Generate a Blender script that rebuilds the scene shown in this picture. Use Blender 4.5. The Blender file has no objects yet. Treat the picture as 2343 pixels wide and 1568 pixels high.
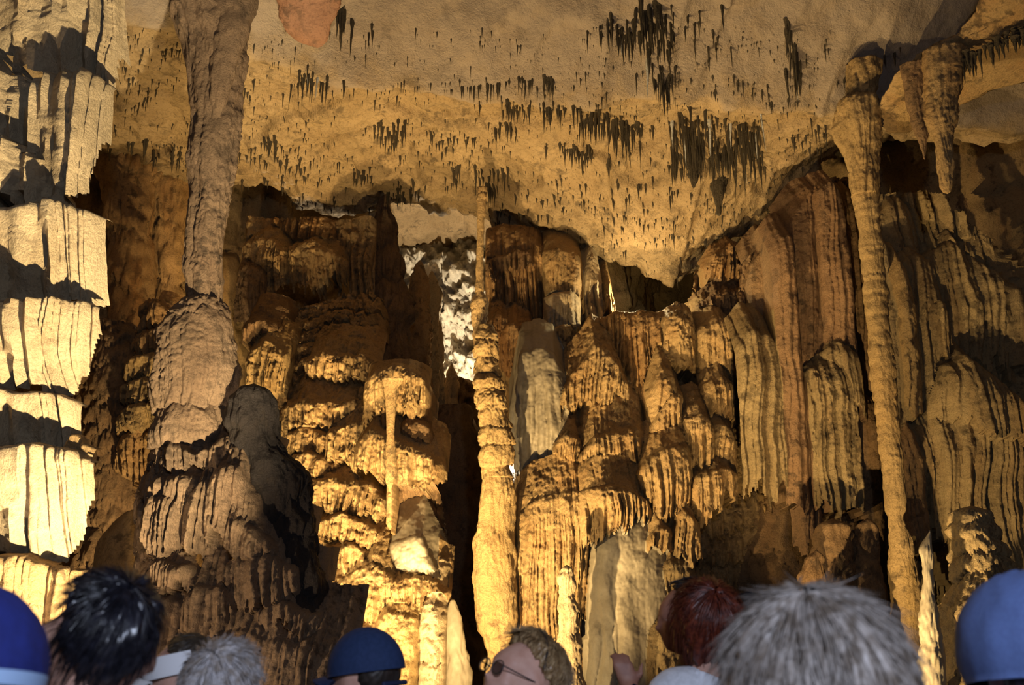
import bpy, math, random
import numpy as np
from mathutils import Vector

# ------------------------------------------------------------------ camera, world, light, exposure
SC = bpy.context.scene
COL = SC.collection
FPX = 2343.0; CX, CY = 1171.5, 784.0
CAMZ = 1.65; PITCH = math.radians(15.0)
cam_d = bpy.data.cameras.new('camera'); cam = bpy.data.objects.new('camera', cam_d); COL.objects.link(cam)
cam.location = (0, 0, CAMZ); cam.rotation_euler = (math.radians(90) + PITCH, 0, 0)
cam_d.sensor_width = 36.0; cam_d.lens = 36.0; cam_d.clip_end = 200
cam_d.dof.use_dof = True; cam_d.dof.focus_distance = 11.0; cam_d.dof.aperture_fstop = 5.0
SC.camera = cam
world = bpy.data.worlds.new('world'); SC.world = world; world.use_nodes = True
world.node_tree.nodes['Background'].inputs[0].default_value = (0.01, 0.012, 0.02, 1)
world.node_tree.nodes['Background'].inputs[1].default_value = 0.1
SC.view_settings.view_transform = 'Standard'; SC.view_settings.look = 'None'
SC.view_settings.exposure = 0.0; SC.view_settings.gamma = 1.0; SC.view_settings.use_curve_mapping = False
SC.cycles.max_bounces = 4; SC.cycles.diffuse_bounces = 1; SC.cycles.glossy_bounces = 2
SC.cycles.sample_clamp_indirect = 3.0

WARM = (1.0, 0.70, 0.31)
def lamp(name, loc, watt, color=WARM, radius=0.12, target=None, angle=None, blend=0.4):
    d = bpy.data.lights.new(name, 'SPOT' if target else 'POINT')
    d.energy = watt; d.color = color; d.shadow_soft_size = radius
    o = bpy.data.objects.new(name, d); COL.objects.link(o); o.location = loc
    if target:
        d.spot_size = math.radians(angle); d.spot_blend = blend
        v = Vector(target) - Vector(loc)
        o.rotation_euler = v.to_track_quat('-Z', 'Y').to_euler()
    return o
#LAMPS
lamp('floodlight_left', (-0.75, 4.9, 0.4), 3300, (1.0, .80, .47), .035, (-3.6, 6.5, 3.9), 66, .5)
lamp('floodlight_column', (-2.75, 5.3, 0.3), 300, (1.0, .74, .45), .04, (-2.3, 8.0, 3.6), 90, .6)
lamp('floodlight_centre', (-0.66, 9.1, 0.1), 2700, WARM, .03, (0.40, 12.3, 6.3), 102, 1.0)
lamp('mound_fill_light', (-1.55, 9.5, 0.1), 1450, WARM, .03, (-1.95, 12.9, 5.6), 66, .9)  # added fill light, brightens the upper part of the tiered mound
lamp('soffit_fill_light', (-0.3, 8.3, 0.1), 380, WARM, .05, (0.0, 11.6, 7.4), 80, .8)  # added fill on the ceiling, thins the shadows cast up by the formations
lamp('floodlight_right', (2.3, 8.2, 0.2), 1200, WARM, .035, (5.0, 11.4, 6.0), 80, .9)
lamp('floodlight_ceiling', (1.58, 12.95, 5.66), 60, (1.0, .80, .42), .03)
lamp('floodlight_back_left', (-2.6, 9.2, 0.9), 750, (1.0, .74, .36), .04)
lamp('floodlight_passage', (-0.75, 18.6, 4.4), 1500, (1.0, .86, .62), .06)
lamp('visitor_fill_light', (0.7, -1.7, 3.3), 420, (0.66, .76, 1.0), .12)  # added cool fill behind the camera, lights near and far visitors evenly
lamp('camera_flash', (0.08, 0.05, 1.95), 28, (0.70, .79, 1.0), .03)

# ------------------------------------------------------------------ geometry helpers
def W(px, py, Y):
    dx = (px - CX) / FPX; dy = (CY - py) / FPX
    c, s = math.cos(PITCH), math.sin(PITCH)
    d = (dx, c - dy * s, s + dy * c); k = Y / d[1]
    return np.array((d[0] * k, Y, CAMZ + d[2] * k))

_rs = np.random.RandomState(7)
_PERM = _rs.permutation(4096).astype(np.int32)
_G = _rs.normal(size=(4096, 3)); _G = (_G / np.linalg.norm(_G, axis=1)[:, None]).astype(np.float32)
def pn(x, y, z, seed=0):
    """gradient noise, about -1..1"""
    x = np.asarray(x, np.float32); y = np.asarray(y, np.float32) + np.float32(seed * 17.37); z = np.asarray(z, np.float32) + np.float32(seed * 5.13)
    x, y, z = np.broadcast_arrays(x, y, z)
    xi = np.floor(x).astype(np.int32); yi = np.floor(y).astype(np.int32); zi = np.floor(z).astype(np.int32)
    xf = x - xi; yf = y - yi; zf = z - zi
    u = xf * xf * xf * (xf * (xf * 6 - 15) + 10); v = yf * yf * yf * (yf * (yf * 6 - 15) + 10); w = zf * zf * zf * (zf * (zf * 6 - 15) + 10)
    out = 0
    for i in (0, 1):
        pa = _PERM[(xi + i) & 4095]; wx = u if i else 1 - u
        for j in (0, 1):
            pb = _PERM[(pa + yi + j) & 4095]; wy = v if j else 1 - v
            for k in (0, 1):
                g = _G[_PERM[(pb + zi + k) & 4095]]; wz = w if k else 1 - w
                out = out + wx * wy * wz * (g[..., 0] * (xf - i) + g[..., 1] * (yf - j) + g[..., 2] * (zf - k))
    return out * 1.5
def fbm(x, y, z, o=3, seed=0, gain=.5):
    a, s, t = 1.0, 1.0, 0
    for i in range(o):
        t = t + a * pn(x * s, y * s, z * s, seed + i * 3); a *= gain; s *= 2.03
    return t

def prop(o, label=None, cat=None, group=None, kind=None):
    if cat and not kind: kind = 'thing'
    if label: o['label'] = label
    if cat: o['category'] = cat
    if group: o['group'] = group
    if kind: o['kind'] = kind
    return o
def thing(name, label, cat, loc, group=None):
    o = bpy.data.objects.new(name, None); COL.objects.link(o); o.location = loc; o.empty_display_size = .2
    return prop(o, label, cat, group)
def mesh_obj(name, V, F, mat, parent=None, smooth=True, origin=None):
    """V (n,3) world coordinates, F quads (m,4) or list of faces"""
    V = np.asarray(V, np.float32)
    org = np.array(parent['_o'] if (parent is not None and '_o' in parent) else (0, 0, 0), np.float32)
    if parent is not None:
        p = parent; org = np.zeros(3, np.float32)
        while p is not None:
            org = org + np.array(p.location, np.float32); p = p.parent
        V = V - org
        loc = (0, 0, 0)
    else:
        if origin is None: origin = (float(V[:, 0].mean()), float(V[:, 1].mean()), float(V[:, 2].min()))
        V = V - np.array(origin, np.float32); loc = origin
    me = bpy.data.meshes.new(name)
    if isinstance(F, np.ndarray):
        n = F.shape[1]; m = len(F)
        me.vertices.add(len(V)); me.vertices.foreach_set('co', V.ravel())
        me.loops.add(m * n); me.loops.foreach_set('vertex_index', F.astype(np.int32).ravel())
        me.polygons.add(m); me.polygons.foreach_set('loop_start', np.arange(0, m * n, n, dtype=np.int32))
        me.polygons.foreach_set('loop_total', np.full(m, n, np.int32))
        me.update(calc_edges=True)
    else:
        me.from_pydata(V.tolist(), [], F)
    me.polygons.foreach_set('use_smooth', np.full(len(me.polygons), smooth))
    me.validate()
    if mat: me.materials.append(mat)
    o = bpy.data.objects.new(name, me); COL.objects.link(o); o.location = loc
    if parent is not None: o.parent = parent
    return o
def grid_faces(nv, nu, wrap=False):
    i = np.arange(nv - 1)[:, None]; j = np.arange(nu if wrap else nu - 1)[None, :]; j2 = (j + 1) % nu
    return np.stack([i * nu + j, i * nu + j2, (i + 1) * nu + j2, (i + 1) * nu + j], -1).reshape(-1, 4)
def smooth1(a, k):
    if k < 2: return a
    w = np.hanning(2 * k + 1); w /= w.sum()
    return np.convolve(np.pad(a, k, mode='edge'), w, mode='valid')
def sstep(a, b, x):
    t = np.clip((x - a) / (b - a), 0, 1); return t * t * (3 - 2 * t)

TRI = [0]
def ridge(n, k=2.2, p=.7): return np.minimum(np.abs(n) * k, 1.0) ** p
def body(name, rows, Y, mat, parent=None, nu=140, nv=160, ratio=0.8, tiers=None, tier_amp=.10, tier_kind='jelly', auto=None, jag=.10, jag_f=7.0,
         flute=(.02, 6.0, .5), rough=(.016, 9.0), lump=(.07, 1.5), seed=1, smooth_rows=.03, warp=.16, hang=0.0, edge=.07, crust=.014):
    """A formation grown from rows (py, left px, right px[, distance]) of its outline: closed all round, lying at its own distance.
    tiers/auto: overhanging growth tiers; flute: vertical ribs (size, per metre, vertical rate); hang: length of the ragged drip hem in metres"""
    nu = max(40, int(nu * .66)); nv = max(50, int(nv * .66))
    R = [(r[0], r[1], r[2], r[3] if len(r) > 3 else Y) for r in rows]
    pts = []
    for py, a, b, yy in R:
        A = W(a, py, yy); B = W(b, py, yy); pts.append(((A[0] + B[0]) / 2, yy, A[2], max((B[0] - A[0]) / 2, .004)))
    pts = np.array(pts); order = np.argsort(-pts[:, 2]); pts = pts[order]
    z0, z1 = pts[0, 2], pts[-1, 2]
    z = np.linspace(z0, z1, nv)
    ip = lambda c: smooth1(np.interp(-z, -pts[:, 2], pts[:, c]), max(1, int(nv * smooth_rows)))
    cx, cy = ip(0), ip(1); r = np.interp(-z, -pts[:, 2], pts[:, 3])
    k = max(1, int(nv * smooth_rows)); rs = smooth1(r, k)
    ee = np.minimum(np.arange(nv), np.arange(nv)[::-1]) < k
    r = np.where(ee, np.minimum(r, rs) * .5 + r * .5, rs)
    if edge:
        e1 = fbm(z * 2.2, 0 * z + seed, 0 * z, 3, seed + 51); e2 = fbm(z * 2.2, 0 * z - seed, 0 * z + 9, 3, seed + 53)
        cx = cx + edge * np.minimum(r, .5) * (e1 - e2); r = r * (1 + edge * (e1 + e2))
    w = np.linspace(-1, 1, nu, endpoint=False)
    ph = -math.pi / 2 + math.pi * (.55 * w + .45 * w ** 3)
    c, s = np.cos(ph)[None, :], np.sin(ph)[None, :]
    RR = r[:, None] * np.ones_like(c)
    X = cx[:, None] + RR * c; Yv = cy[:, None] + RR * s * ratio; Z = z[:, None] * np.ones_like(c)
    d = np.zeros_like(X)
    if lump: d += lump[0] * fbm(X * lump[1], Yv * lump[1], Z * lump[1] * .8, 3, seed)
    fl = 0
    if flute:
        a, f, vz = flute
        wob = .10 * pn(X * 1.7, Yv * 1.7, Z * 1.2, seed + 5) + .025 * pn(X * 5, Yv * 5, Z * 3, seed + 6)
        n0 = ridge(pn((X + wob) * f * .4, Yv * f * .4, Z * vz * .6, seed + 10)); n1 = ridge(pn((X + wob) * f, Yv * f, Z * vz, seed + 11)); n2 = ridge(pn((X + wob) * f * 2.3, Yv * f * 2.3, Z * vz * 1.8, seed + 13))
        fl = 1.0 * n0 + 1.2 * n1 + .7 * n2 - 1.5
    tt = None
    def tierprof(tops, amp, kind, sdd):
        hem = 0
        if jag: hem = jag * (1.3 * ridge(pn(X * jag_f, Yv * jag_f, Z * .5, sdd), 2.0, .8) + .6 * ridge(pn(X * jag_f * 2.7, Yv * jag_f * 2.7, Z, sdd + 2), 2, .8)) * (.4 + ridge(pn(X * 1.9, Yv * 1.9, Z * 1.9, sdd + 3)))
        zz = Z + hem + warp * fbm(X * 1.1, Yv * 1.1, .3 * Z, 2, sdd + 4)
        tops = np.sort(np.array(tops))[::-1]
        idx = np.clip(np.searchsorted(-tops, -zz) - 1, 0, len(tops) - 2)
        top, bot = tops[idx], tops[idx + 1]
        t = np.clip((top - zz) / (top - bot), 0, 1)
        above = zz > tops[0]
        if kind == 'jelly':
            q = np.sqrt(np.maximum(0, 1 - (1 - np.clip(t / .6, 0, 1)) ** 2)); q = q - .2 * sstep(.6, 1, t)
        else:
            q = np.sin(math.pi * np.clip(t, 0, 1)) ** .6
        rnd = .35 + 1.6 * np.abs(pn(X * 1.3, Yv * 1.3, idx * 3.7, sdd + 9))
        return np.where(above, 0, amp * (q - .5) * rnd), np.where(above, .5, t)
    tz = lambda py: float(np.interp(py, [q[0] for q in R], [W(0, q[0], q[3])[2] for q in R]))
    if tiers:
        tp = [tz(p) for p in tiers]; tp = tp + [min(tp) - .5]
        dd, tt = tierprof(tp, tier_amp, tier_kind, seed + 21); d += dd
    if auto:
        h, amp = auto; rr = random.Random(seed); tp = [z0 + .2]
        while tp[-1] > z1 - .3: tp.append(tp[-1] - h * rr.uniform(.5, 1.6))
        dd, t2 = tierprof(tp, amp, 'jelly', seed + 31); d += dd
        rr = random.Random(seed + 1); tp = [z0 + .13]
        while tp[-1] > z1 - .3: tp.append(tp[-1] - .42 * h * rr.uniform(.5, 1.6))
        dd, t3 = tierprof(tp, amp * .33, 'jelly', seed + 36); d += dd
        tt = t2 if tt is None else np.maximum(tt * .7, t2)
    if flute:
        m = (.3 + .95 * sstep(.1, .8, tt)) if tt is not None else 1.0
        d += flute[0] * fl * m
    if rough: d += rough[0] * fbm(X * rough[1], Yv * rough[1], Z * rough[1] * .8, 3, seed + 41, .6)
    if crust: d += crust * ridge(pn(X * 24, Yv * 24, Z * 16, seed + 45)) * (.3 + np.abs(pn(X * 2, Yv * 2, Z * 2, seed + 46)) * 2)
    lim = np.minimum(1, r / .10)[:, None]
    d = d * lim
    X = X + d * c; Yv = Yv + d * s * ratio ** .5
    if hang:   # ragged drip hem
        u = (z0 - Z) / (z0 - z1)
        fg = ridge(pn(X * 8, Yv * 8, 0 * Z, seed + 61), 2.0, .8) * .7 + ridge(pn(X * 3.2, Yv * 3.2, 0 * Z, seed + 62), 2.0, .8) + .35 * ridge(pn(X * 17, Yv * 17, 0 * Z, seed + 63))
        Z = Z - hang * (fg - .5) * sstep(.35, 1, u)
    V = np.stack([X, Yv, Z], -1).reshape(-1, 3)
    F = grid_faces(nv, nu, True)[:, ::-1]
    top = np.array([[X[0].mean(), Yv[0].mean(), Z[0].mean() + .02]]); bot = np.array([[X[-1].mean(), Yv[-1].mean(), Z[-1].mean() + (.12 * hang if hang else -.02)]])
    n = len(V); V = np.vstack([V, top, bot])
    j = np.arange(nu); j2 = (j + 1) % nu
    caps = np.vstack([np.stack([np.full(nu, n), j, j2], -1), np.stack([np.full(nu, n + 1), (nv - 1) * nu + j2, (nv - 1) * nu + j], -1)])
    TRI[0] += 2 * len(F) + 2 * nu
    return _obj_caps(name, V, F, caps, mat, parent)
def _obj_caps(name, V, Q, T, mat, parent):
    V = np.asarray(V, np.float32)
    org = np.zeros(3, np.float32)
    if parent is not None:
        p = parent
        while p is not None: org = org + np.array(p.location, np.float32); p = p.parent
    else:
        org = np.array((V[:, 0].mean(), V[:, 1].mean(), V[:, 2].min()), np.float32)
    V = V - org
    me = bpy.data.meshes.new(name)
    loops = np.concatenate([Q.ravel(), T.ravel()]).astype(np.int32)
    m = len(Q) + len(T)
    tot = np.concatenate([np.full(len(Q), 4), np.full(len(T), 3)]).astype(np.int32)
    st = np.concatenate([[0], np.cumsum(tot)[:-1]]).astype(np.int32)
    me.vertices.add(len(V)); me.vertices.foreach_set('co', V.ravel())
    me.loops.add(len(loops)); me.loops.foreach_set('vertex_index', loops)
    me.polygons.add(m); me.polygons.foreach_set('loop_start', st); me.polygons.foreach_set('loop_total', tot)
    me.update(calc_edges=True)
    me.polygons.foreach_set('use_smooth', np.full(m, True))
    me.validate()
    me.materials.append(mat)
    o = bpy.data.objects.new(name, me); COL.objects.link(o)
    if parent is not None: o.parent = parent
    else: o.location = org.tolist()
    return o

# ------------------------------------------------------------------ materials
def rock(name, base, second, dark=(.03, .02, .012), streak=.5, grime=.35, spots=.65, rough=.62, bump=.9, fine=18.0, vscale=.25, spec=.35, alt=None):
    m = bpy.data.materials.new(name); m.use_nodes = True; nt = m.node_tree; N = nt.nodes; L = nt.links
    base = tuple(v * .76 for v in base); second = tuple(v * .76 for v in second)
    b = N['Principled BSDF']
    tc = N.new('ShaderNodeNewGeometry')
    mp = N.new('ShaderNodeMapping'); mp.inputs['Scale'].default_value = (1, 1, vscale); L.new(tc.outputs['Position'], mp.inputs[0])
    def noise(scale, det, vec, rough_=.6, dist=0.0):
        n = N.new('ShaderNodeTexNoise'); n.inputs['Scale'].default_value = scale; n.inputs['Detail'].default_value = det
        n.inputs['Roughness'].default_value = rough_; n.inputs['Distortion'].default_value = dist
        L.new(vec, n.inputs['Vector']); return n
    def ramp(src, a, b_):
        r = N.new('ShaderNodeMapRange'); r.inputs[1].default_value = a; r.inputs[2].default_value = b_; r.interpolation_type = 'SMOOTHSTEP'
        L.new(src, r.inputs[0]); return r.outputs[0]
    def mix(f, A, B, mul=False):
        x = N.new('ShaderNodeMix'); x.data_type = 'RGBA'; x.blend_type = 'MULTIPLY' if mul else 'MIX'
        if isinstance(f, float): x.inputs[0].default_value = f
        else: L.new(f, x.inputs[0])
        for v, i in ((A, 6), (B, 7)):
            if isinstance(v, tuple): x.inputs[i].default_value = (*v, 1)
            else: L.new(v, x.inputs[i])
        return x.outputs[2]
    def mulv(a, k):
        q = N.new('ShaderNodeMath'); q.operation = 'MULTIPLY'; q.inputs[1].default_value = k; L.new(a, q.inputs[0]); return q.outputs[0]
    P = tc.outputs['Position']; S = mp.outputs[0]
    n1 = noise(3.2, 5, S, .65, .4); f1 = mulv(ramp(n1.outputs[0], .42, .68), streak)
    c1 = mix(f1, base, second)
    n2 = noise(1.1, 4, P, .6); lite = tuple(min(1, v * 1.35 + .02) for v in base)
    c2 = mix(mulv(ramp(n2.outputs[0], .45, .75), .6), c1, lite)
    n3 = noise(2.3, 8, P, .72, .6); f3 = mulv(ramp(n3.outputs[0], .52, .70), grime)
    c3 = mix(f3, c2, dark)
    n4 = noise(fine * .55, 3, P, .6); n4b = noise(2.1, 2, P)
    mm = N.new('ShaderNodeMath'); mm.operation = 'MULTIPLY'; L.new(ramp(n4.outputs[0], .50, .64), mm.inputs[0]); L.new(ramp(n4b.outputs[0], .4, .65), mm.inputs[1])
    c4 = mix(mulv(mm.outputs[0], spots), c3, dark)
    n5 = noise(fine * 2.6, 3, P, .65); c4 = mix(mulv(ramp(n5.outputs[0], .50, .66), .38 * min(1, spots * 1.6)), c4, tuple(v * .25 for v in base))
    if alt:   # a second stone colour where the surface carries the attribute
        at = N.new('ShaderNodeAttribute'); at.attribute_name = 'pale'; na_ = noise(2.6, 4, P, .65)
        am = N.new('ShaderNodeMath'); am.operation = 'MULTIPLY_ADD'; am.inputs[1].default_value = .9; L.new(na_.outputs[0], am.inputs[0]); L.new(at.outputs['Fac'], am.inputs[2])
        pc = mix(f3, mix(f1, alt[0], alt[1]), dark); c4 = mix(ramp(am.outputs[0], .70, 1.15), c4, pc)
    L.new(c4, b.inputs['Base Color'])
    b.inputs['Roughness'].default_value = rough; b.inputs['Specular IOR Level'].default_value = spec
    nb = noise(fine, 6, S if vscale < .9 else P, .65); nb2 = noise(fine * 2.6, 5, P, .75)
    ad = N.new('ShaderNodeMath'); ad.operation = 'MULTIPLY_ADD'; ad.inputs[1].default_value = .8; L.new(nb2.outputs[0], ad.inputs[0]); L.new(nb.outputs[0], ad.inputs[2])
    bp = N.new('ShaderNodeBump'); bp.inputs['Strength'].default_value = bump; bp.inputs['Distance'].default_value = .03
    L.new(ad.outputs[0], bp.inputs['Height']); L.new(bp.outputs[0], b.inputs['Normal'])
    return m
M = {}
M['cream'] = rock('pale_flowstone', (.62, .47, .28), (.48, .32, .15), grime=.30, spots=.35, streak=.45)
M['tan'] = rock('tan_flowstone', (.52, .34, .15), (.44, .22, .07), grime=.6, streak=.5)
M['orange'] = rock('orange_flowstone', (.46, .27, .11), (.40, .18, .05), grime=.35, streak=.7)
M['brown'] = rock('brown_rock', (.30, .18, .085), (.22, .11, .045), grime=.5)
M['column'] = rock('grey_brown_column', (.30, .195, .115), (.22, .13, .075), grime=.6, spots=.7, bump=.8, fine=24)
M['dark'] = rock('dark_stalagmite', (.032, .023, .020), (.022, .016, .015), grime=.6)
M['grey'] = rock('grey_smooth_flowstone', (.36, .30, .21), (.22, .18, .12), grime=.3, spots=.15, bump=.12, vscale=.12)
M['ceiling'] = rock('ceiling_rock', (.42, .29, .145), (.34, .21, .095), grime=.32, spots=.6, streak=.35, vscale=1.0, bump=.9, fine=13, alt=((.30, .235, .175), (.25, .175, .105)))
M['paleceil'] = rock('pale_grey_ceiling_rock', (.30, .235, .175), (.25, .175, .105), grime=.3, spots=.25, streak=.5, vscale=1.0, bump=.4, fine=14)
M['tite'] = rock('dark_stalactite', (.075, .055, .03), (.04, .03, .02), grime=.4, vscale=.3)
M['straw'] = rock('white_straw', (.75, .72, .66), (.6, .55, .45), grime=.1)
M['redslab'] = rock('red_slab', (.29, .145, .085), (.24, .11, .06), grime=.5, vscale=1.0, bump=.4)
M['white'] = rock('white_cave_wall', (.72, .64, .50), (.50, .42, .30), grime=.45, spots=.4, vscale=1.0, bump=.6, fine=9)
M['red'] = rock('red_brown_curtain', (.31, .18, .09), (.25, .125, .055), grime=.35, streak=.6, vscale=.12)
M['gold'] = rock('yellow_flowstone', (.50, .33, .14), (.42, .24, .08), grime=.3)
M['olive'] = rock('olive_curtain', (.38, .27, .13), (.30, .18, .075), grime=.4, streak=.65, vscale=.12)
M['floor'] = rock('cave_floor', (.16, .12, .08), (.10, .075, .05), vscale=1.0)

# ------------------------------------------------------------------ setting: floor, ceiling, walls
def lip_front(x):   # distance at which the steep front face of the ceiling turns into the flat soffit
    return np.interp(x, [-6, -3.4, -2.0, -.3, 1.6, 2.9, 4.2, 6], [8.2, 9.1, 10.0, 10.4, 10.45, 10.7, 10.9, 11.2])
_ED = [(-400, 380, 12.6), (250, 398, 12.9), (430, 428, 13.3), (600, 455, 13.6), (760, 500, 14.0), (900, 492, 14.2), (1020, 490, 14.2), (1110, 512, 13.8), (1200, 542, 13.5), (1330, 572, 13.5), (1400, 620, 13.5), (1560, 657, 13.6), (1640, 605, 13.6), (1720, 550, 13.4), (1800, 450, 13.0), (1900, 385, 12.7), (2100, 340, 12.5), (2600, 300, 12.5)]
_EW = np.array([W(*e) for e in _ED])
def edge_back(x): return np.interp(x, _EW[:, 0], _EW[:, 1])
def zceil(x, y, fine=True):
    lf, eb = lip_front(x), edge_back(x); ze = np.interp(x, _EW[:, 0], _EW[:, 2])
    f = np.maximum(0, lf - y)
    z = 7.4 + np.where(f < 1.3, f * .95, 1.3 * .95 + (f - 1.3) * .35) - .12 * np.exp(-((y - lf - .1) / .25) ** 2)
    z = z + (ze - 7.4 + .06) * sstep(.15, 1.0, (y - lf) / (eb - lf)) + 2.2 * sstep(0.02, .9, y - eb)
    z = z + .13 * fbm(x * .55, y * .55, 0 * x, 3, 3) * (1 - .6 * sstep(.6, 1, (y - lf) / (eb - lf)))
    if fine:
        flat = sstep(-.1, .3, y - lf)
        z = z - flat * (.09 * np.abs(fbm(x * 1.4, y * 1.4, 0 * x + 3, 3, 9)) + .06 * np.abs(pn(x * 4.5, y * 4.5, 0 * x, 12)) + .035 * fbm(x * 8, y * 8, 0 * x, 3, 15) + .035 * ridge(pn(x * 11, y * 11, 0 * x, 16), 2.5, 1) * (.2 + np.abs(pn(x * 1.5, y * 1.5, 0 * x, 18))))
        vein = 1 - ridge(pn(x * 1.1 + .9 * y, y * .5 - .55 * x, 0 * x, 19), 6, 1)
        z = z - (1 - flat) * (.05 * fbm(x * 1.8, y * 1.8, 0 * x, 4, 17) + .08 * vein + .03 * fbm(x * 6, y * 6, 0 * x, 3, 20))
        q = pn(x * .8 + 3, y * 1.3, 0 * x, 23); z = z + flat * .12 * sstep(-.03, .03, q) + flat * .09 * sstep(-.02, .02, pn(x * 1.1, y * .8, 0 * x, 27))
        z = z + .22 * np.exp(-((x + .75) / .35) ** 4 - ((y - 13.2 - .12 * (x + .7) ** 2) / .12) ** 4)
    return z
gx = np.concatenate([np.linspace(-7.6, -5.2, 20, endpoint=False), np.linspace(-5.2, 5.6, 410), np.linspace(5.7, 7.6, 16)]); nx = len(gx); gy = np.concatenate([np.linspace(-3, 8.2, 40, endpoint=False), np.linspace(8.2, 14.8, 320), np.linspace(14.9, 27, 60)])
XX, YY = np.meshgrid(gx, gy); ZZ = zceil(XX, YY)
ceiling = mesh_obj('ceiling', np.stack([XX, YY, ZZ], -1).reshape(-1, 3), grid_faces(len(gy), nx), M['ceiling'], origin=(0, 0, 0))
_at = ceiling.data.attributes.new('pale', 'FLOAT', 'POINT'); _at.data.foreach_set('value', (.8 * sstep(.5, -.4, YY - lip_front(XX))).ravel().astype(np.float32))
prop(ceiling, 'tan cave ceiling set with small dark stalactites', None, None, 'structure')
gx2 = np.linspace(-9, 9, 70); gy2 = np.linspace(-3, 27, 110); XX, YY = np.meshgrid(gx2, gy2)
ZZ = .06 * fbm(XX * .8, YY * .8, 0 * XX, 3, 33) * sstep(4, 6, YY) + .012 * fbm(XX * 2, YY * 2, 0 * XX, 2, 35) * 0
floor = mesh_obj('floor', np.stack([XX, YY, ZZ - .0], -1).reshape(-1, 3), grid_faces(110, 70)[:, ::-1], M['floor'], origin=(0, 0, 0))
prop(floor, 'dark cave floor under the visitors', None, None, 'structure')

def wall(name, label, pts, z0, z1, mat, nu, nv, flute=.10, seed=1, lean=0.0, crag=.25, auto=None, jagged=0):
    pts = np.array(pts, float); seg = np.concatenate([[0], np.cumsum(np.linalg.norm(np.diff(pts, axis=0), axis=1))])
    u = np.linspace(0, seg[-1], nu); x = smooth1(np.interp(u, seg, pts[:, 0]), nu // 40); y = smooth1(np.interp(u, seg, pts[:, 1]), nu // 40)
    tx, ty = np.gradient(x), np.gradient(y); l = np.hypot(tx, ty); nxn, nyn = ty / l, -tx / l
    z = np.linspace(z0, z1, nv); U, Zg = np.meshgrid(u, z); X = np.tile(x, (nv, 1)); Y = np.tile(y, (nv, 1))
    d = crag * fbm(U * .6, Zg * .5, 0 * U, 4, seed, .55)
    d += flute * (np.minimum(1, np.abs(pn(U * 3.0, Zg * .35, 0 * U, seed + 3)) * 2.2) ** .7 + .5 * np.minimum(1, np.abs(pn(U * 7, Zg * .6, 0 * U, seed + 5)) * 2.2) ** .7)
    if auto:
        hh, am = auto; ph = Zg / hh + 1.2 * fbm(U * .8, Zg * .3, 0 * U, 2, seed + 9); t = 1 - (ph - np.floor(ph)); d += am * (np.sqrt(np.maximum(0, 1 - (1 - np.clip(t / .5, 0, 1)) ** 2)) - .5)
    if jagged: d += jagged * (fbm(U * 2.2 + Zg, Zg * 2.2, 0 * U, 5, seed + 15, .62) + .8 * np.abs(fbm(U * 1.6, Zg * 1.6 - U, 0 * U, 4, seed + 17, .6)))
    d += .02 * fbm(U * 9, Zg * 9, 0 * U, 3, seed + 7)
    V = np.stack([X + nxn * (d + lean * (Zg - z0)), Y + nyn * (d + lean * (Zg - z0)), Zg], -1).reshape(-1, 3)
    o = mesh_obj(name, V, grid_faces(nv, nu), mat, origin=(float(x.mean()), float(y.mean()), z0)); TRI[0] += 2 * nu * nv
    return prop(o, label, None, None, 'structure')
wall('wall_back_left', 'fluted brown cave wall at the back behind the columns', [(-9, 12.8), (-6, 13.6), (-4.4, 14.4), (-3.2, 15.2), (-2.45, 15.6), (-2.6, 17.5), (-3.4, 21.3)], -.2, 9.6, M['tan'], 200, 190, .12, 3, crag=.3, auto=(.6, .12))
wall('wall_back', 'rugged white cave wall at the end of the passage', [(-4.0, 21.0), (-1.5, 21.5), (0, 21.2), (3.0, 21.0)], -.2, 10.5, M['white'], 260, 280, .04, 5, crag=.6, jagged=.35)
wall('wall_back_right', 'fluted brown cave wall behind the right-hand formations', [(.35, 21), (.25, 17.5), (.5, 15.4), (1.6, 15.2), (2.4, 17.6), (3.4, 17.9), (4.0, 15), (5.0, 13.6), (6.2, 12.6), (9, 11.8)], -.2, 9.6, M['tan'], 220, 190, .12, 7, crag=.25, auto=(.6, .12))
wall('wall_left', 'dark cave wall to the left of the visitors', [(-7.5, -3), (-7.2, 4), (-7.0, 9), (-7.5, 13.2)], -.2, 9.6, M['brown'], 80, 70, .1, 9)
wall('wall_right', 'dark cave wall to the right of the visitors', [(7.2, 12.8), (7.4, 8), (7.4, 3), (7.4, -3)], -.2, 9.6, M['brown'], 80, 70, .1, 11)
wall('wall_front', 'dark cave wall behind the camera', [(8, -2.6), (0, -2.8), (-8, -2.6)], -.2, 12, M['brown'], 80, 80, .1, 13)

# ------------------------------------------------------------------ formations
def base(px, py, Y): p = W(px, py, Y); return (float(p[0]), Y, 0.0)
def solo(name, label, cat, *a, group=None, **k):
    return prop(body(name, *a, **k), label, cat, group)

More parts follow.
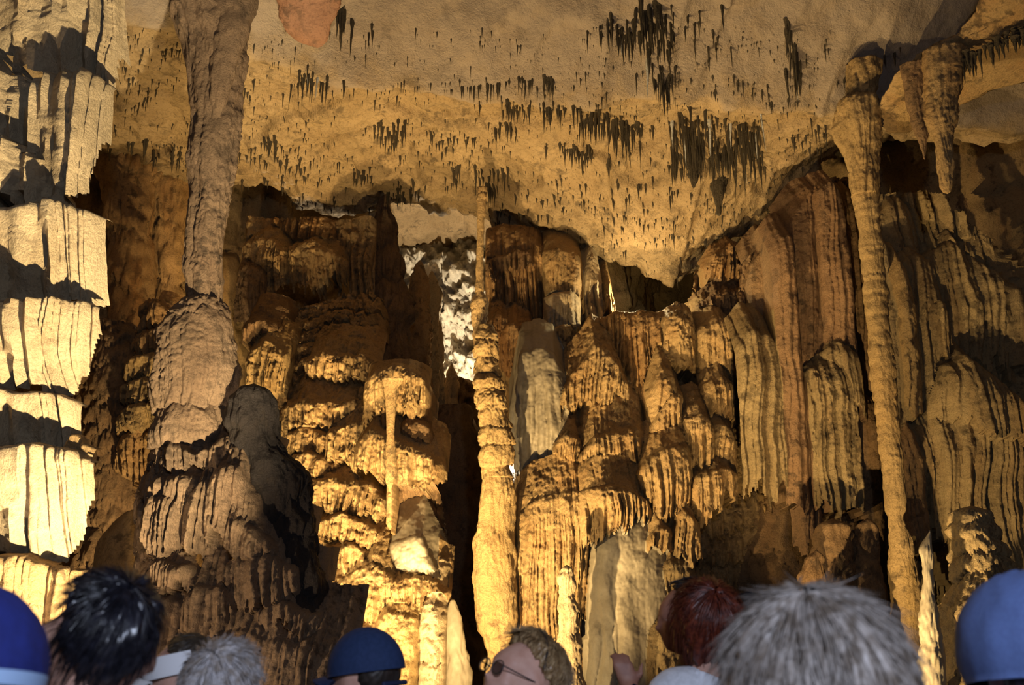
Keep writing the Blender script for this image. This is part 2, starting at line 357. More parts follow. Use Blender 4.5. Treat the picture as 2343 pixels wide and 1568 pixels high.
def relief(root, pxr, pyr, Yref, basef, cans, step, seed, base_mat, base_name='core', rough=(.03, 6.0), crust=.014, lump=.07, bfl=(.035, 9, .5), bauto=(.3, .14), fringe=.0):
    """One continuous rock face in world space, y over (x, z), grown from overlapping canopies; cut into one mesh per canopy.
    canopy: (name, crest pixels, hem pixels, distance of its skirt, material, dict of shape values)"""
    pa, pb = W(pxr[0], pyr[1], Yref), W(pxr[1], pyr[0], Yref); ym = .5 * (min(pyr[1], 1600) + max(pyr[0], 0))
    lo = min(W(pxr[0], q, Yref)[0] for q in (ym, min(pyr[1], 1600), max(0, pyr[0]))); hi = max(W(pxr[1], q, Yref)[0] for q in (ym, min(pyr[1], 1600), max(0, pyr[0])))
    def spaced(a, b, f0, f1, st):   # fine steps where the photograph looks, wide steps below and beyond it
        f0, f1 = max(a, f0), min(b, f1); return np.concatenate([np.linspace(a, f0, max(1, int((f0 - a) / (st * 6))), endpoint=False) if f0 > a else [], np.arange(f0, f1, st), np.linspace(f1, b, max(1, int((b - f1) / (st * 6)))) if b > f1 else []])
    xs = spaced(lo, hi, W(-70, 1000, Yref - .8)[0], W(2413, 1000, Yref - .8)[0], step); zs = spaced(pa[2], pb[2], W(0, 1600, Yref - .8)[2], W(0, -40, Yref + .6)[2], step * 1.1); X, Z = np.meshgrid(xs, zs)
    Yg = basef(X, Z); ZV = Z.copy()
    h, am = bauto
    def tier(h, am, sd):
        ph = Z / h + .9 * fbm(X * .9, Z * .5, 0 * X, 3, sd) - .45 * ridge(pn(X * 7, Z * .8, 0 * X, sd + 1), 2, .8) - .2 * ridge(pn(X * 17, Z * 1.2, 0 * X, sd + 2), 2, .8)
        k = np.floor(ph); t = 1 - (ph - k); q = np.sqrt(np.maximum(0, 1 - (1 - np.clip(t / .6, 0, 1)) ** 2)) - .2 * sstep(.6, 1, t)
        return am * (q - .5) * (.25 + 1.7 * np.abs(pn(X * 1.4, k * 2.3, 0 * X, sd + 5))), t
    d1, T = tier(h, am, seed); d2, _ = tier(h * .37, am * .36, seed + 20); Yg = Yg - d1 - d2
    lab = np.full(X.shape, -1); FA = np.full(X.shape, bfl[0]); FF = np.full(X.shape, float(bfl[1])); FV = np.full(X.shape, float(bfl[2])); RG = np.ones(X.shape); FR = np.zeros(X.shape); FM = np.full(X.shape, .25)
    for i, (nm, crest, hem, Yf, mat, o) in enumerate(cans):
        C = np.array([W(a, b, Yf) for a, b in crest]); Hm = np.array([W(a, b, Yf) for a, b in hem])
        xa, xb = min(C[0, 0], Hm[0, 0]), max(C[-1, 0], Hm[-1, 0]); j0, j1 = np.searchsorted(xs, [xa, xb])
        if j1 - j0 < 3: continue
        x = xs[j0:j1]; sm = max(1, int(.03 / step))
        zt = smooth1(np.interp(x, C[:, 0], C[:, 2]), sm) + .035 * fbm(x * 5, 0 * x + i, 0 * x, 3, seed + i)
        fing = ridge(pn(x * 4.5, 0 * x + i, 0 * x, seed + 91), 2, .8) + .8 * ridge(pn(x * 11, 0 * x + i, 0 * x, seed + 92), 2, .8) + .4 * ridge(pn(x * 24, 0 * x + i, 0 * x, seed + 93), 2, .8) - .9
        zh = smooth1(np.interp(x, Hm[:, 0], Hm[:, 2]), sm) - o.get('hang', .12) * fing
        zh = np.minimum(zh, zt - .02)
        Zs = Z[:, j0:j1]; t = (zt - Zs) / (zt - zh); snap = (t > 1) & (Zs > zh - step * 1.1); t = np.where(snap, 1.0, t); q = np.abs(2 * (x - xa) / (xb - xa) - 1)[None, :]
        side = o.get('side', .30) * (1 - np.sqrt(np.maximum(0, 1 - q ** o.get('sp', 2.6))))
        dm = o.get('dome', .14); tc = np.clip(t / o.get('dk', .35), 0, 1)
        y = Yf + side + dm * (1 - np.sqrt(np.maximum(0, 1 - (1 - tc) ** 2))) + np.where(t < 0, o.get('roof', .9) * (Zs - zt), 0) + o.get('lean', .12) * np.clip(t, 0, 1) ** 1.5 * (zt - zh)
        y = np.where((t > 1) | (Zs - zt > o.get('roofh', .5)) | ((q > .975) & (o.get('sp', 2.6) > 4)), 99, y)
        up = y < Yg[:, j0:j1]; ZV[:, j0:j1][up] = np.where(snap, np.broadcast_to(zh + 2e-4, Zs.shape), Zs)[up]   # hems end on their own line, not on the grid
        for arr, val in ((Yg, y), (T, np.clip(t, 0, 1))):
            sub = arr[:, j0:j1]; sub[up] = val[up]
        fl_ = o.get('flute', (.045, 11, .3))
        for arr, val in ((lab, i), (FA, fl_[0]), (FF, fl_[1]), (FV, fl_[2]), (RG, o.get('rough', 1.0)), (FR, o.get('fringe', fringe)), (FM, o.get('fm', .25))):
            arr[:, j0:j1][up] = val
    wob = .09 * pn(X * 1.7, Z * 1.2, 0 * X, seed + 5) + .02 * pn(X * 6, Z * 3, 0 * X, seed + 6); li = lab * 1.37
    fl = ridge(pn((X + wob) * FF * .4, Z * FV * .6, li, seed + 10)) + 1.2 * ridge(pn((X + wob) * FF, Z * FV, li, seed + 11)) + .7 * ridge(pn((X + wob) * FF * 2.2, Z * FV * 1.8, li, seed + 13)) - 1.5
    d3, _ = tier(.13, 1.0, seed + 60); fl = fl * (1 + 0 * d3)
    d = FR * d3 * sstep(.02, .3, T) + 1.45 * FA * fl * (FM + (1.25 - FM) * sstep(.05, .6, T)) + lump * fbm(X * 1.5, Z * 1.3, 0 * X, 3, seed + 30) + RG * rough[0] * fbm(X * rough[1], Z * rough[1] * .8, li, 4, seed + 41, .6) + RG * crust * ridge(pn(X * 24, Z * 16, 0 * X, seed + 45))
    Yg = np.where(Yg > 50, Yg, Yg - d)
    nz, nx = X.shape; F = grid_faces(nz, nx); yv = Yg.ravel(); okf = (yv[F] < 50).all(1); F = F[okf]; L = lab.ravel()[F[:, 0]]
    V = np.stack([X, Yg, ZV], -1).reshape(-1, 3)
    TRI[0] += 2 * len(F)
    for i in range(-1, len(cans)):
        f = F[L == i]
        if len(f) < 12: continue
        u, inv = np.unique(f, return_inverse=True); inv = inv.reshape(-1, 4).astype(np.int64)
        comp = np.arange(len(u))
        for _ in range(200):   # separate pieces become parts of their own
            m = comp[inv].min(1); new = comp.copy()
            for c_ in range(4): np.minimum.at(new, inv[:, c_], m)
            new = new[new]
            if (new == comp).all(): break
            comp = new
        fc = comp[inv[:, 0]]
        for cid, cnt in zip(*np.unique(fc, return_counts=True)):
            if cnt < 60: continue
            g = inv[fc == cid]; uu, gi = np.unique(g, return_inverse=True)
            ob = mesh_obj(base_name if i < 0 else cans[i][0], V[u][uu], gi.reshape(-1, 4).astype(np.int64), base_mat if i < 0 else M[cans[i][4]], root)
            ob.data.set_sharp_from_angle(angle=math.radians(65))
            if i >= 0 and cans[i][5].get('label'): ob['label'] = cans[i][5]['label']

def outline(Yr, L, R, top):
    """base face between a left and right outline (py, px), rounded back at both edges, below a top line (px, py)"""
    zl = [W(p, y, Yr)[2] for y, p in L][::-1]; xl = [W(p, y, Yr)[0] for y, p in L][::-1]; zr = [W(p, y, Yr)[2] for y, p in R][::-1]; xr = [W(p, y, Yr)[0] for y, p in R][::-1]
    tx = [W(a, b, Yr)[0] for a, b in top]; tz_ = [W(a, b, Yr)[2] for a, b in top]
    return lambda Z: np.interp(Z, zl, xl), lambda Z: np.interp(Z, zr, xr), lambda X: np.interp(X, tx, tz_)
# A: stack of flowstone tiers, left edge
A = thing('flowstone_stack', 'pale stack of overhanging flowstone tiers at the left edge of the photo', 'flowstone', base(-40, 1200, 6.9))
_ar = [(-300, 300), (0, 280), (150, 255), (300, 245), (440, 225), (660, 228), (880, 180), (1000, 176), (1100, 205), (1280, 180), (1500, 190), (2300, 200)]
aL, aR, aT = outline(6.6, [(-300, -420), (2300, -420)], [(a, CX + (b - 22 - CX) * 1.11) for a, b in _ar], [(-500, -200), (500, -200)])
def abase(X, Z):
    l, r = aL(Z), aR(Z); m = .6; b = np.clip((X - r + m) / m, 0, 1)
    return np.where((X < l) | (X > r), 99, 6.62 + .8 * (1 - np.sqrt(np.maximum(0, 1 - b ** 2.2))))
AF = dict(fm=1.0, flute=(.05, 8.5, .07), hang=.05, side=.45, sp=6, dome=.03, dk=.08, lean=.42, rough=.55, roof=6, roofh=.02)
def mir(c):   # the stack goes on beyond the frame
    return [(-420, c[0][1])] + c
AK = 1 + .42 / 6.3
_pa = lambda L: [(CX + (a - CX) * AK, b) for a, b in L]
_acan = [
    ('tier', mir([(-80, 462), (60, 468), (200, 455), (262, 470)]), mir([(-80, 668), (150, 668), (240, 665), (262, 640)]), 6.15, 'cream', AF),
    ('tier', mir([(-80, 684), (100, 682), (200, 676), (258, 676)]), mir([(-80, 860), (80, 875), (185, 868), (228, 800), (246, 740), (258, 725)]), 6.13, 'cream', AF),
    ('tier', mir([(-80, 868), (60, 885), (190, 893), (206, 900)]), mir([(-80, 1005), (170, 1010), (190, 1000), (206, 980)]), 6.2, 'cream', AF),
    ('tier', mir([(-80, 1018), (60, 1014), (150, 1012), (215, 1030), (240, 1040)]), mir([(-80, 1240), (60, 1270), (150, 1288), (185, 1262), (215, 1170), (242, 1080)]), 6.1, 'cream', AF),
    ('knob', [(195, 1010), (218, 985), (246, 1010)], [(200, 1090), (225, 1110), (246, 1070)], 6.3, 'tan', dict(AF, side=.2, sp=2, dome=.1, dk=.5, lean=.1, rough=1.4)),
    ('tier', mir([(-80, 1280), (60, 1266), (150, 1285), (205, 1300)]), mir([(-80, 1600), (205, 1600)]), 6.2, 'tan', dict(AF, lean=.15)),
    ('upper_tier', mir([(-80, -120), (100, -120), (320, -110)]), mir([(-80, 110), (30, 130), (60, 92), (130, 140), (200, 118), (265, 155), (290, 60), (320, 10)]), 6.2, 'cream', dict(AF, hang=.16, lean=.25, rough=1.2)),
    ('upper_tier', [(112, 170), (150, 146), (200, 152), (274, 152)], [(120, 320), (160, 395), (215, 440), (242, 395), (274, 280)], 6.18, 'cream', dict(AF, hang=.08, lean=.12, side=.3, sp=3, dome=.08, dk=.2)),
    ('upper_tier', mir([(-80, 160), (40, 140), (118, 160)]), mir([(-80, 300), (20, 285), (60, 330), (118, 330)]), 6.25, 'cream', dict(AF, hang=.12, lean=.2, rough=1.3)),
    ('upper_tier', mir([(-80, 315), (20, 330), (70, 310), (140, 355), (205, 405)]), mir([(-80, 442), (60, 425), (120, 440), (208, 448)]), 6.2, 'cream', dict(AF, hang=.1, lean=.25, rough=1.4)),
    ]
_acan = [(n_, _pa(a_), _pa(b_), y_, m_, o_) for n_, a_, b_, y_, m_, o_ in _acan]
relief(A, (-400, 320), (-180, 2150), 6.35, abase, _acan, .0078, 2, M['cream'], 'core', rough=(.016, 8), crust=.008, lump=.04, bauto=(.4, .06), bfl=(.04, 9, .2))
# B: thick column
B = thing('cave_column', 'thick grey-brown cave column with slender shaft rising to the ceiling', 'column', base(520, 1400, 8.1))
body('shaft', [(-140, 380, 590), (-60, 395, 578), (0, 405, 570), (60, 412, 567), (130, 427, 562), (200, 438, 555), (300, 440, 547), (400, 437, 532), (520, 430, 518), (620, 424, 508), (700, 421, 503), (735, 418, 508)], 8.0, M['column'], B, nu=180, nv=420, ratio=.95, flute=(.022, 6, .45), rough=(.008, 16), crust=.012, lump=(.03, 2.5), seed=20)
body('root', [(-160, 400, 450, 7.95), (0, 406, 450, 7.9), (90, 418, 452, 7.9), (170, 428, 446, 7.9), (215, 435, 440, 7.92)], 7.95, M['column'], B, nu=60, nv=90, flute=(.012, 12, .4), seed=21)
body('root', [(-160, 500, 580, 7.9), (0, 505, 562, 7.86), (120, 500, 545, 7.84), (230, 478, 515, 7.82), (330, 474, 490, 7.86)], 7.9, M['column'], B, nu=70, nv=110, flute=(.012, 12, .4), rough=(.02, 9), seed=22)
body('bulb', [(688, 425, 500), (700, 412, 508), (716, 400, 516), (740, 383, 523), (770, 368, 527), (820, 357, 528), (880, 350, 525), (905, 351, 522), (930, 353, 518), (975, 352, 512), (1005, 350, 500), (1030, 356, 480)], 8.0, M['column'], B, nu=220, nv=260, ratio=.9, tiers=[690, 908, 1015], tier_amp=.06, jag=.05, flute=(.022, 9, .5), rough=(.012, 10), seed=23)
bL, bR, bT = outline(7.95, [(960, 315), (1050, 298), (1130, 268), (1270, 276), (1360, 280), (1600, 268), (2060, 235)], [(960, 480), (1050, 512), (1100, 540), (1200, 585), (1270, 635), (1400, 695), (1600, 725), (2060, 770)], [(240, 1010), (345, 985), (420, 990), (500, 985), (540, 1020), (600, 1080), (800, 1250)])
def bbase(X, Z):
    l, r = bL(Z), bR(Z); m = .5; a = np.clip((l + m - X) / m, 0, 1); b = np.clip((X - r + m) / m, 0, 1)
    y = np.interp(Z, [0, 1.5, 3.2], [7.5, 7.65, 7.85]) + .8 * (1 - np.sqrt(np.maximum(0, 1 - a ** 2.2))) + .8 * (1 - np.sqrt(np.maximum(0, 1 - b ** 2.2)))
    return np.where((X < l) | (X > r) | (Z > bT(X)), 99, y)
BF = dict(fm=.6, flute=(.042, 12, .4), hang=.14, side=.36, sp=2.2, dome=.13)
relief(B, (285, 820), (955, 2080), 7.7, bbase, [
    ('collar', [(343, 1005), (370, 985), (400, 1000), (440, 1032), (480, 1010), (510, 985), (550, 1000)], [(340, 1062), (400, 1078), (480, 1062), (552, 1075)], 7.66, 'column', BF),
    ('ledge', [(302, 1122), (330, 1086), (400, 1080), (470, 1072)], [(305, 1142), (400, 1152), (470, 1142)], 7.58, 'column', BF),
    ('lobe', [(301, 1145), (335, 1128), (395, 1135), (412, 1155)], [(318, 1215), (345, 1240), (370, 1262), (395, 1255), (414, 1230)], 7.5, 'column', dict(BF, hang=.13)),
    ('lobe', [(398, 1145), (430, 1112), (478, 1090)], [(402, 1240), (440, 1272), (482, 1255)], 7.53, 'column', dict(BF, hang=.13)),
    ('lobe', [(455, 1078), (490, 1060), (535, 1060), (572, 1110)], [(458, 1240), (500, 1200), (540, 1252), (584, 1262)], 7.46, 'column', dict(BF, hang=.13)),
    ('lobe', [(498, 1185), (540, 1170), (590, 1205), (640, 1255)], [(503, 1268), (640, 1272)], 7.45, 'column', BF),
    ('tier', [(492, 1285), (530, 1265), (600, 1268), (680, 1300)], [(495, 1352), (560, 1362), (620, 1365), (682, 1335)], 7.42, 'column', BF),
    ('tier', [(310, 1302), (350, 1280), (420, 1284), (450, 1300)], [(316, 1352), (445, 1345)], 7.46, 'column', BF),
    ('tier', [(392, 1365), (440, 1332), (510, 1340), (525, 1382)], [(394, 1470), (460, 1475), (524, 1445)], 7.36, 'column', dict(BF, hang=.15)),
    ('tier', [(318, 1365), (350, 1352), (400, 1370)], [(320, 1480), (400, 1480)], 7.42, 'column', BF),
    ('tier', [(558, 1392), (640, 1372), (725, 1400)], [(562, 1435), (650, 1450), (727, 1430)], 7.42, 'column', BF),
    ('foot', [(312, 1488), (420, 1455), (550, 1445), (740, 1500)], [(300, 2070), (790, 2070)], 7.3, 'column', dict(BF, lean=-.03)),
    ],  .0085, 20, M['column'], 'base', rough=(.018, 9), lump=.05, bauto=(.22, .08), bfl=(.025, 13, .5), fringe=.02)
solo('dark_stalagmite', 'dark round-topped stalagmite fused to the right of the thick column', 'stalagmite',
     [(884, 568, 596), (890, 548, 612), (902, 536, 622), (925, 526, 632), (960, 522, 638), (1000, 526, 640), (1030, 535, 655), (1070, 560, 690), (1100, 560, 705), (1160, 570, 712), (1250, 580, 728), (1330, 590, 742), (1400, 600, 750), (1600, 590, 775), (2030, 560, 800)], 7.85, M['dark'], nu=180, nv=330, ratio=.85, tiers=[960, 1040, 1100, 1180, 1290, 1420], tier_amp=.05, flute=(.02, 9, .4), rough=(.03, 6), seed=28)
# C
Cc = thing('drip_stalagmite', 'orange-yellow stalagmite of dripping tiers behind the thick column', 'stalagmite', base(325, 1200, 11.2))
cL, cR, cT = outline(11.2, [(660, 318), (760, 290), (900, 255), (1000, 252), (1060, 262), (1105, 285), (1130, 300)], [(660, 380), (760, 402), (900, 402), (1000, 380), (1060, 352), (1105, 335), (1130, 320)], [(200, 690), (340, 678), (420, 690)])
def cbase(X, Z):
    l, r = cL(Z), cR(Z); m = .3; a = np.clip((l + m - X) / m, 0, 1); b = np.clip((X - r + m) / m, 0, 1)
    return np.where((X < l) | (X > r) | (Z > cT(X)) | (Z < W(0, 1125, 11.2)[2]), 99, 11.2 + .4 * (1 - np.sqrt(np.maximum(0, 1 - a ** 2))) + .4 * (1 - np.sqrt(np.maximum(0, 1 - b ** 2))))
CD = dict(flute=(.035, 13, .3), hang=.11, side=.3, dome=.14, fringe=.03)
relief(Cc, (230, 425), (660, 1150), 11.2, cbase, [
    ('tier', [(326, 705), (350, 677), (382, 705)], [(326, 735), (382, 740)], 10.95, 'orange', CD), ('tier', [(296, 765), (345, 742), (400, 760)], [(298, 792), (400, 795)], 10.9, 'orange', CD),
    ('tier', [(272, 820), (340, 798), (402, 815)], [(275, 845), (402, 850)], 10.85, 'gold', CD), ('tier', [(258, 872), (330, 855), (402, 870)], [(260, 905), (402, 905)], 10.82, 'gold', CD),
    ('tier', [(252, 930), (320, 912), (398, 925)], [(254, 965), (398, 970)], 10.8, 'gold', dict(CD, hang=.16)), ('tier', [(250, 995), (315, 975), (380, 990)], [(262, 1060), (300, 1115), (340, 1090), (378, 1040)], 10.85, 'orange', dict(CD, hang=.08)),
    ], .0105, 30, M['orange'], 'core', bauto=(.2, .1))
solo('brown_flowstone', 'dark brown tiered flowstone between the pale stack and thick column', 'flowstone',
     [(740, 205, 290), (800, 190, 330), (900, 180, 350), (1000, 190, 350), (1100, 195, 350), (1250, 190, 350), (1400, 170, 350), (1620, 150, 350), (1880, 150, 350)], 11.5, M['brown'], nu=180, nv=300, auto=(.35, .16), flute=(.03, 8, .4), seed=31)
solo('yellow_flowstone', 'smooth yellow rounded flowstone at the foot of the thick column', 'flowstone',
     [(1172, 290, 318), (1185, 268, 328), (1205, 250, 336), (1240, 230, 345), (1300, 220, 350), (1400, 210, 350), (1650, 200, 360), (1950, 200, 360)], 9.0, M['gold'], nu=120, nv=160, flute=(.008, 6, .4), rough=(.008, 6), seed=32)
# D
solo('orange_column', 'orange-brown ribbed column beside the pale stack under the ceiling', 'column',
     [(330, 225, 350), (400, 238, 345), (450, 242, 340), (560, 252, 336), (640, 262, 338), (700, 270, 336), (760, 270, 330), (900, 262, 330), (1150, 255, 330), (1400, 250, 330), (1760, 250, 330)], 12.8, M['orange'], nu=130, nv=300, auto=(.6, .10), flute=(.05, 5, .25), seed=35)
solo('bulging_column', 'brown bulging column half hidden behind the shaft of the thick column', 'column',
     [(350, 330, 460), (420, 340, 452), (520, 345, 440), (580, 360, 420), (640, 362, 408), (720, 352, 402), (800, 345, 430), (1100, 340, 440), (1750, 330, 450)], 13.4, M['orange'], nu=130, nv=260, auto=(.5, .12), flute=(.03, 6, .3), rough=(.03, 6), seed=36)
# E: mound and canopies left of the passage
E = thing('tiered_mound', 'broad mass of brown flowstone tiers left of the dark passage', 'flowstone', base(720, 1300, 12.0))
eL, eR, eT = outline(12.3, [(560, 560), (700, 540), (800, 535), (950, 560), (1100, 600), (1300, 640), (1800, 640)], [(560, 850), (640, 862), (830, 868), (1000, 880), (1100, 890), (1200, 1000), (1400, 1035), (1600, 1045), (1800, 1050)], [(530, 700), (600, 690), (680, 655), (760, 620), (830, 612), (880, 620), (1050, 640)])
def ebase(X, Z):
    l, r = eL(Z), eR(Z); m = .45
    a = np.clip((l + m - X) / m, 0, 1.2); b = np.clip((X - r + m) / m, 0, 1.2)
    y = np.interp(Z, [.3, 1.5, 3.0, 4.4, 5.2, 5.8], [11.5, 11.75, 12.0, 12.35, 12.75, 13.3]) + .7 * (1 - np.sqrt(np.maximum(0, 1 - np.minimum(a, 1) ** 2))) + .7 * (1 - np.sqrt(np.maximum(0, 1 - np.minimum(b, 1) ** 2)))
    return np.where((X < l - .01) | (X > r + .01) | (Z > eT(X)), 99, y)
SM = dict(flute=(.018, 4, .3), rough=.45)
relief(E, (515, 1062), (418, 1880), 12.2, ebase, [
    ('cone', [(556, 805), (600, 766), (655, 800)], [(590, 885), (607, 905), (630, 890)], 11.9, 'gold', dict(flute=(.05, 10, .15), hang=.05, side=.15)),
    ('tier', [(545, 735), (585, 720), (640, 735)], [(550, 765), (640, 775)], 12.1, 'brown', dict()),
    ('tier', [(690, 815), (740, 800), (830, 805), (865, 815)], [(690, 850), (780, 862), (865, 850)], 11.95, 'tan', dict(hang=.08)),
    ('tier', [(635, 930), (680, 905), (760, 915), (830, 900)], [(640, 965), (700, 975), (830, 965)], 11.75, 'tan', dict(hang=.10)),
    ('tier', [(645, 985), (700, 975), (770, 985)], [(650, 1020), (770, 1030)], 11.72, 'tan', dict(hang=.10)),
    ('skirt', [(738, 975), (790, 960), (850, 955)], [(745, 1050), (800, 1060), (862, 1060)], 11.55, 'tan', dict(hang=.14)),
    ('tier', [(655, 1040), (710, 1030), (790, 1065)], [(660, 1075), (790, 1095)], 11.68, 'tan', dict(hang=.08)),
    ('tier', [(690, 1100), (760, 1085), (850, 1100), (885, 1130)], [(700, 1150), (800, 1170), (885, 1185)], 11.5, 'tan', dict(hang=.12)),
    ('tier', [(715, 1180), (770, 1170), (850, 1195), (880, 1215)], [(720, 1225), (880, 1260)], 11.45, 'tan', dict(hang=.12)),
    ('tier', [(730, 1245), (790, 1235), (880, 1275)], [(735, 1290), (880, 1320)], 11.4, 'tan', dict(hang=.12)),
    ('tier', [(745, 1325), (800, 1305), (850, 1288), (900, 1325), (975, 1312), (1025, 1345)], [(750, 1390), (800, 1410), (850, 1430), (905, 1395), (960, 1378), (1030, 1400)], 11.2, 'tan', dict(hang=.10)),
    ('smooth_slope', [(880, 1240), (930, 1225), (965, 1225), (995, 1290), (1020, 1345)], [(885, 1360), (930, 1365), (1025, 1390)], 11.35, 'grey', SM),
    ('foot', [(845, 1425), (890, 1400), (950, 1410)], [(845, 1840), (950, 1840)], 11.0, 'gold', dict(flute=(.02, 4, .3), lean=-.08)),
    ('foot', [(955, 1385), (985, 1375), (1015, 1385)], [(955, 1840), (1015, 1840)], 11.05, 'cream', dict(flute=(.03, 6, .4), lean=-.05)),
    ('foot', [(750, 1440), (800, 1420), (860, 1440)], [(740, 1840), (860, 1840)], 11.2, 'tan', dict(lean=-.05)),
    ('hanging_curtain', [(522, 440), (560, 430), (612, 440)], [(530, 640), (570, 690), (605, 650)], 13.3, 'tan', dict(flute=(.07, 7, .12), hang=.3, side=.2)),
    ('hanging_curtain', [(600, 440), (640, 445), (690, 465)], [(605, 600), (650, 640), (690, 600)], 13.4, 'orange', dict(flute=(.07, 8, .12), hang=.3, side=.2)),
    ('hanging_curtain', [(675, 465), (720, 475), (760, 495)], [(680, 620), (730, 655), (760, 620)], 13.3, 'orange', dict(flute=(.07, 8, .12), hang=.3, side=.2)),
    ('hanging_curtain', [(745, 480), (780, 490), (815, 490)], [(750, 620), (780, 650), (815, 640)], 13.45, 'tan', dict(flute=(.06, 9, .12), hang=.3, side=.2)),
    ('hanging_curtain', [(800, 478), (830, 480), (860, 480)], [(805, 720), (830, 790), (850, 700)], 13.3, 'tan', dict(flute=(.06, 9, .12), hang=.3, side=.2)),
    ('curtain_tier', [(540, 545), (600, 535), (660, 560)], [(545, 640), (600, 670), (660, 640)], 13.05, 'tan', dict(hang=.2)),
    ('curtain_tier', [(650, 560), (720, 545), (790, 575)], [(655, 620), (720, 650), (790, 620)], 13.1, 'tan', dict(hang=.2)),
    ('curtain_tier', [(525, 600), (560, 590), (600, 610)], [(530, 720), (560, 740), (600, 700)], 12.9, 'brown', dict(hang=.2)),
    ], .0108, 40, M['tan'], 'mound', lump=.10, bauto=(.27, .17), rough=(.05, 7), fringe=.045)
# F
solo('dark_passage_column', 'dark column with one lit fringe standing in the passage', 'column',
     [(440, 864, 892), (520, 860, 902), (580, 852, 912), (640, 850, 922), (700, 858, 940), (725, 856, 948), (745, 864, 930), (800, 858, 936), (870, 848, 960), (1000, 850, 985), (1400, 840, 990), (1750, 840, 990)], 13.9, M['brown'], nu=170, nv=300, tiers=[470, 560, 630, 690, 742, 860], tier_amp=.12, lump=(.03, 1.5), jag=.10, jag_f=8, flute=(.03, 9, .3), seed=52)
solo('thin_column', 'thin knobbly column lit from behind at the passage edge', 'column',
     [(430, 832, 862), (520, 838, 858), (600, 834, 852), (700, 832, 846), (850, 832, 850), (1100, 830, 850), (1750, 825, 855)], 14.4, M['cream'], nu=60, nv=220, auto=(.14, .05), jag=.02, flute=(.01, 10, .4), seed=53)
for i, (tx, ty, wd, bot, lb) in enumerate([(961, 597, 20, 800, 'pointed dark orange stalagmite spire in the passage'), (988, 622, 13, 900, 'thin knobbly candle stalagmite against the white wall'), (1004, 735, 10, 880, 'short stub stalagmite against the white wall'), (1033, 835, 12, 960, 'small grey stub stalagmite low in the passage')]):
    solo('candle_stalagmite', lb, 'stalagmite', [(ty, tx - 2, tx + 2), (ty + 12, tx - wd * .5, tx + wd * .5), (ty + 40, tx - wd * .9, tx + wd * .9), (ty + 100, tx - wd, tx + wd * .9), (bot, tx - wd * 1.4, tx + wd * 1.1), (1100, tx - wd * 2, tx + wd * 1.6), (1620, tx - wd * 2.4, tx + wd * 1.8)], 15.5 + .3 * i, M['orange'] if i == 0 else M['tan'], nu=70, nv=220, auto=(.16, .06), jag=.03, flute=(.01, 10, .4), seed=56 + i, group='candle stalagmites in the passage')
solo('rubble_mound', 'dark rubble mound with small stalagmites in the passage', 'rock',
     [(868, 1020, 1060), (885, 990, 1090), (930, 970, 1110), (1050, 960, 1120), (1300, 960, 1120), (1600, 960, 1130)], 16.8, M['brown'], nu=140, nv=140, auto=(.3, .2), rough=(.08, 3), seed=61)
solo('passage_boulder', 'orange-brown rock face low in the dark passage', 'rock',
     [(930, 1000, 1080), (1000, 985, 1100), (1200, 980, 1110), (1400, 980, 1110), (1620, 980, 1110)], 15.6, M['red'], nu=140, nv=160, rough=(.06, 4), seed=62)
G = thing('canopy_flowstone', 'jellyfish-like flowstone canopies with a hanging tendril beside the passage', 'flowstone', base(915, 1300, 11.6))
gL, gR, gT = outline(11.6, [(820, 835), (900, 838), (1000, 820), (1100, 860), (1800, 870)], [(820, 965), (900, 972), (1000, 982), (1060, 1008), (1110, 1000), (1200, 1012), (1400, 1030), (1800, 1040)], [(820, 842), (1050, 842)])
def gbase(X, Z):
    l, r = gL(Z), gR(Z); m = .28; a = np.clip((l + m - X) / m, 0, 1); b = np.clip((X - r + m) / m, 0, 1)
    y = 11.75 + .5 * (1 - np.sqrt(np.maximum(0, 1 - a ** 2))) + .5 * (1 - np.sqrt(np.maximum(0, 1 - b ** 2))) + .35 * sstep(3.2, 2.7, Z) * sstep(1.6, 2.4, Z)
    return np.where((X < l) | (X > r) | (Z > gT(X)), 99, y)
relief(G, (795, 1040), (815, 1880), 11.4, gbase, [
    ('canopy', [(824, 862), (850, 833), (890, 826), (935, 827), (968, 846), (978, 880)], [(826, 955), (860, 930), (895, 905), (940, 932), (976, 905)], 11.25, 'tan', dict(flute=(.05, 9, .2), hang=.12, side=.35, dome=.2)),
    ('fold', [(868, 890), (884, 872), (900, 890)], [(868, 990), (885, 1040), (900, 1010)], 11.3, 'orange', dict(flute=(.02, 8, .2), side=.15)),
    ('bulge', [(902, 908), (930, 895), (968, 908)], [(902, 935), (940, 950), (972, 935)], 11.35, 'tan', dict(hang=.06, side=.25)),
    ('bulge', [(902, 955), (940, 942), (975, 958), (988, 985)], [(902, 1000), (950, 1015), (990, 1015)], 11.35, 'brown', dict(flute=(.02, 6, 2.0), side=.35, dk=.6, dome=.2)),
    ('lower_canopy', [(800, 1005), (846, 968), (900, 990), (965, 1026), (1010, 1046), (1020, 1072)], [(802, 1062), (850, 1078), (890, 1092), (950, 1112), (1000, 1104), (1020, 1090)], 11.15, 'tan', dict(flute=(.05, 10, .2), hang=.10, side=.35, dome=.18)),
    ('drip', [(884, 1070), (890, 1065), (897, 1070)], [(884, 1180), (897, 1200)], 11.2, 'tan', dict(side=.06, flute=(.01, 10, .3))),
    ], .0098, 64, M['brown'], 'trunk', bauto=(.35, .12), fringe=.02)
body('tendril', [(868, 876, 916), (885, 882, 906), (910, 885, 902), (1000, 886, 900), (1060, 884, 902), (1105, 886, 898), (1122, 890, 894)], 11.05, M['tan'], G, nu=60, nv=140, flute=(.012, 12, .4), rough=(.012, 8), seed=67)
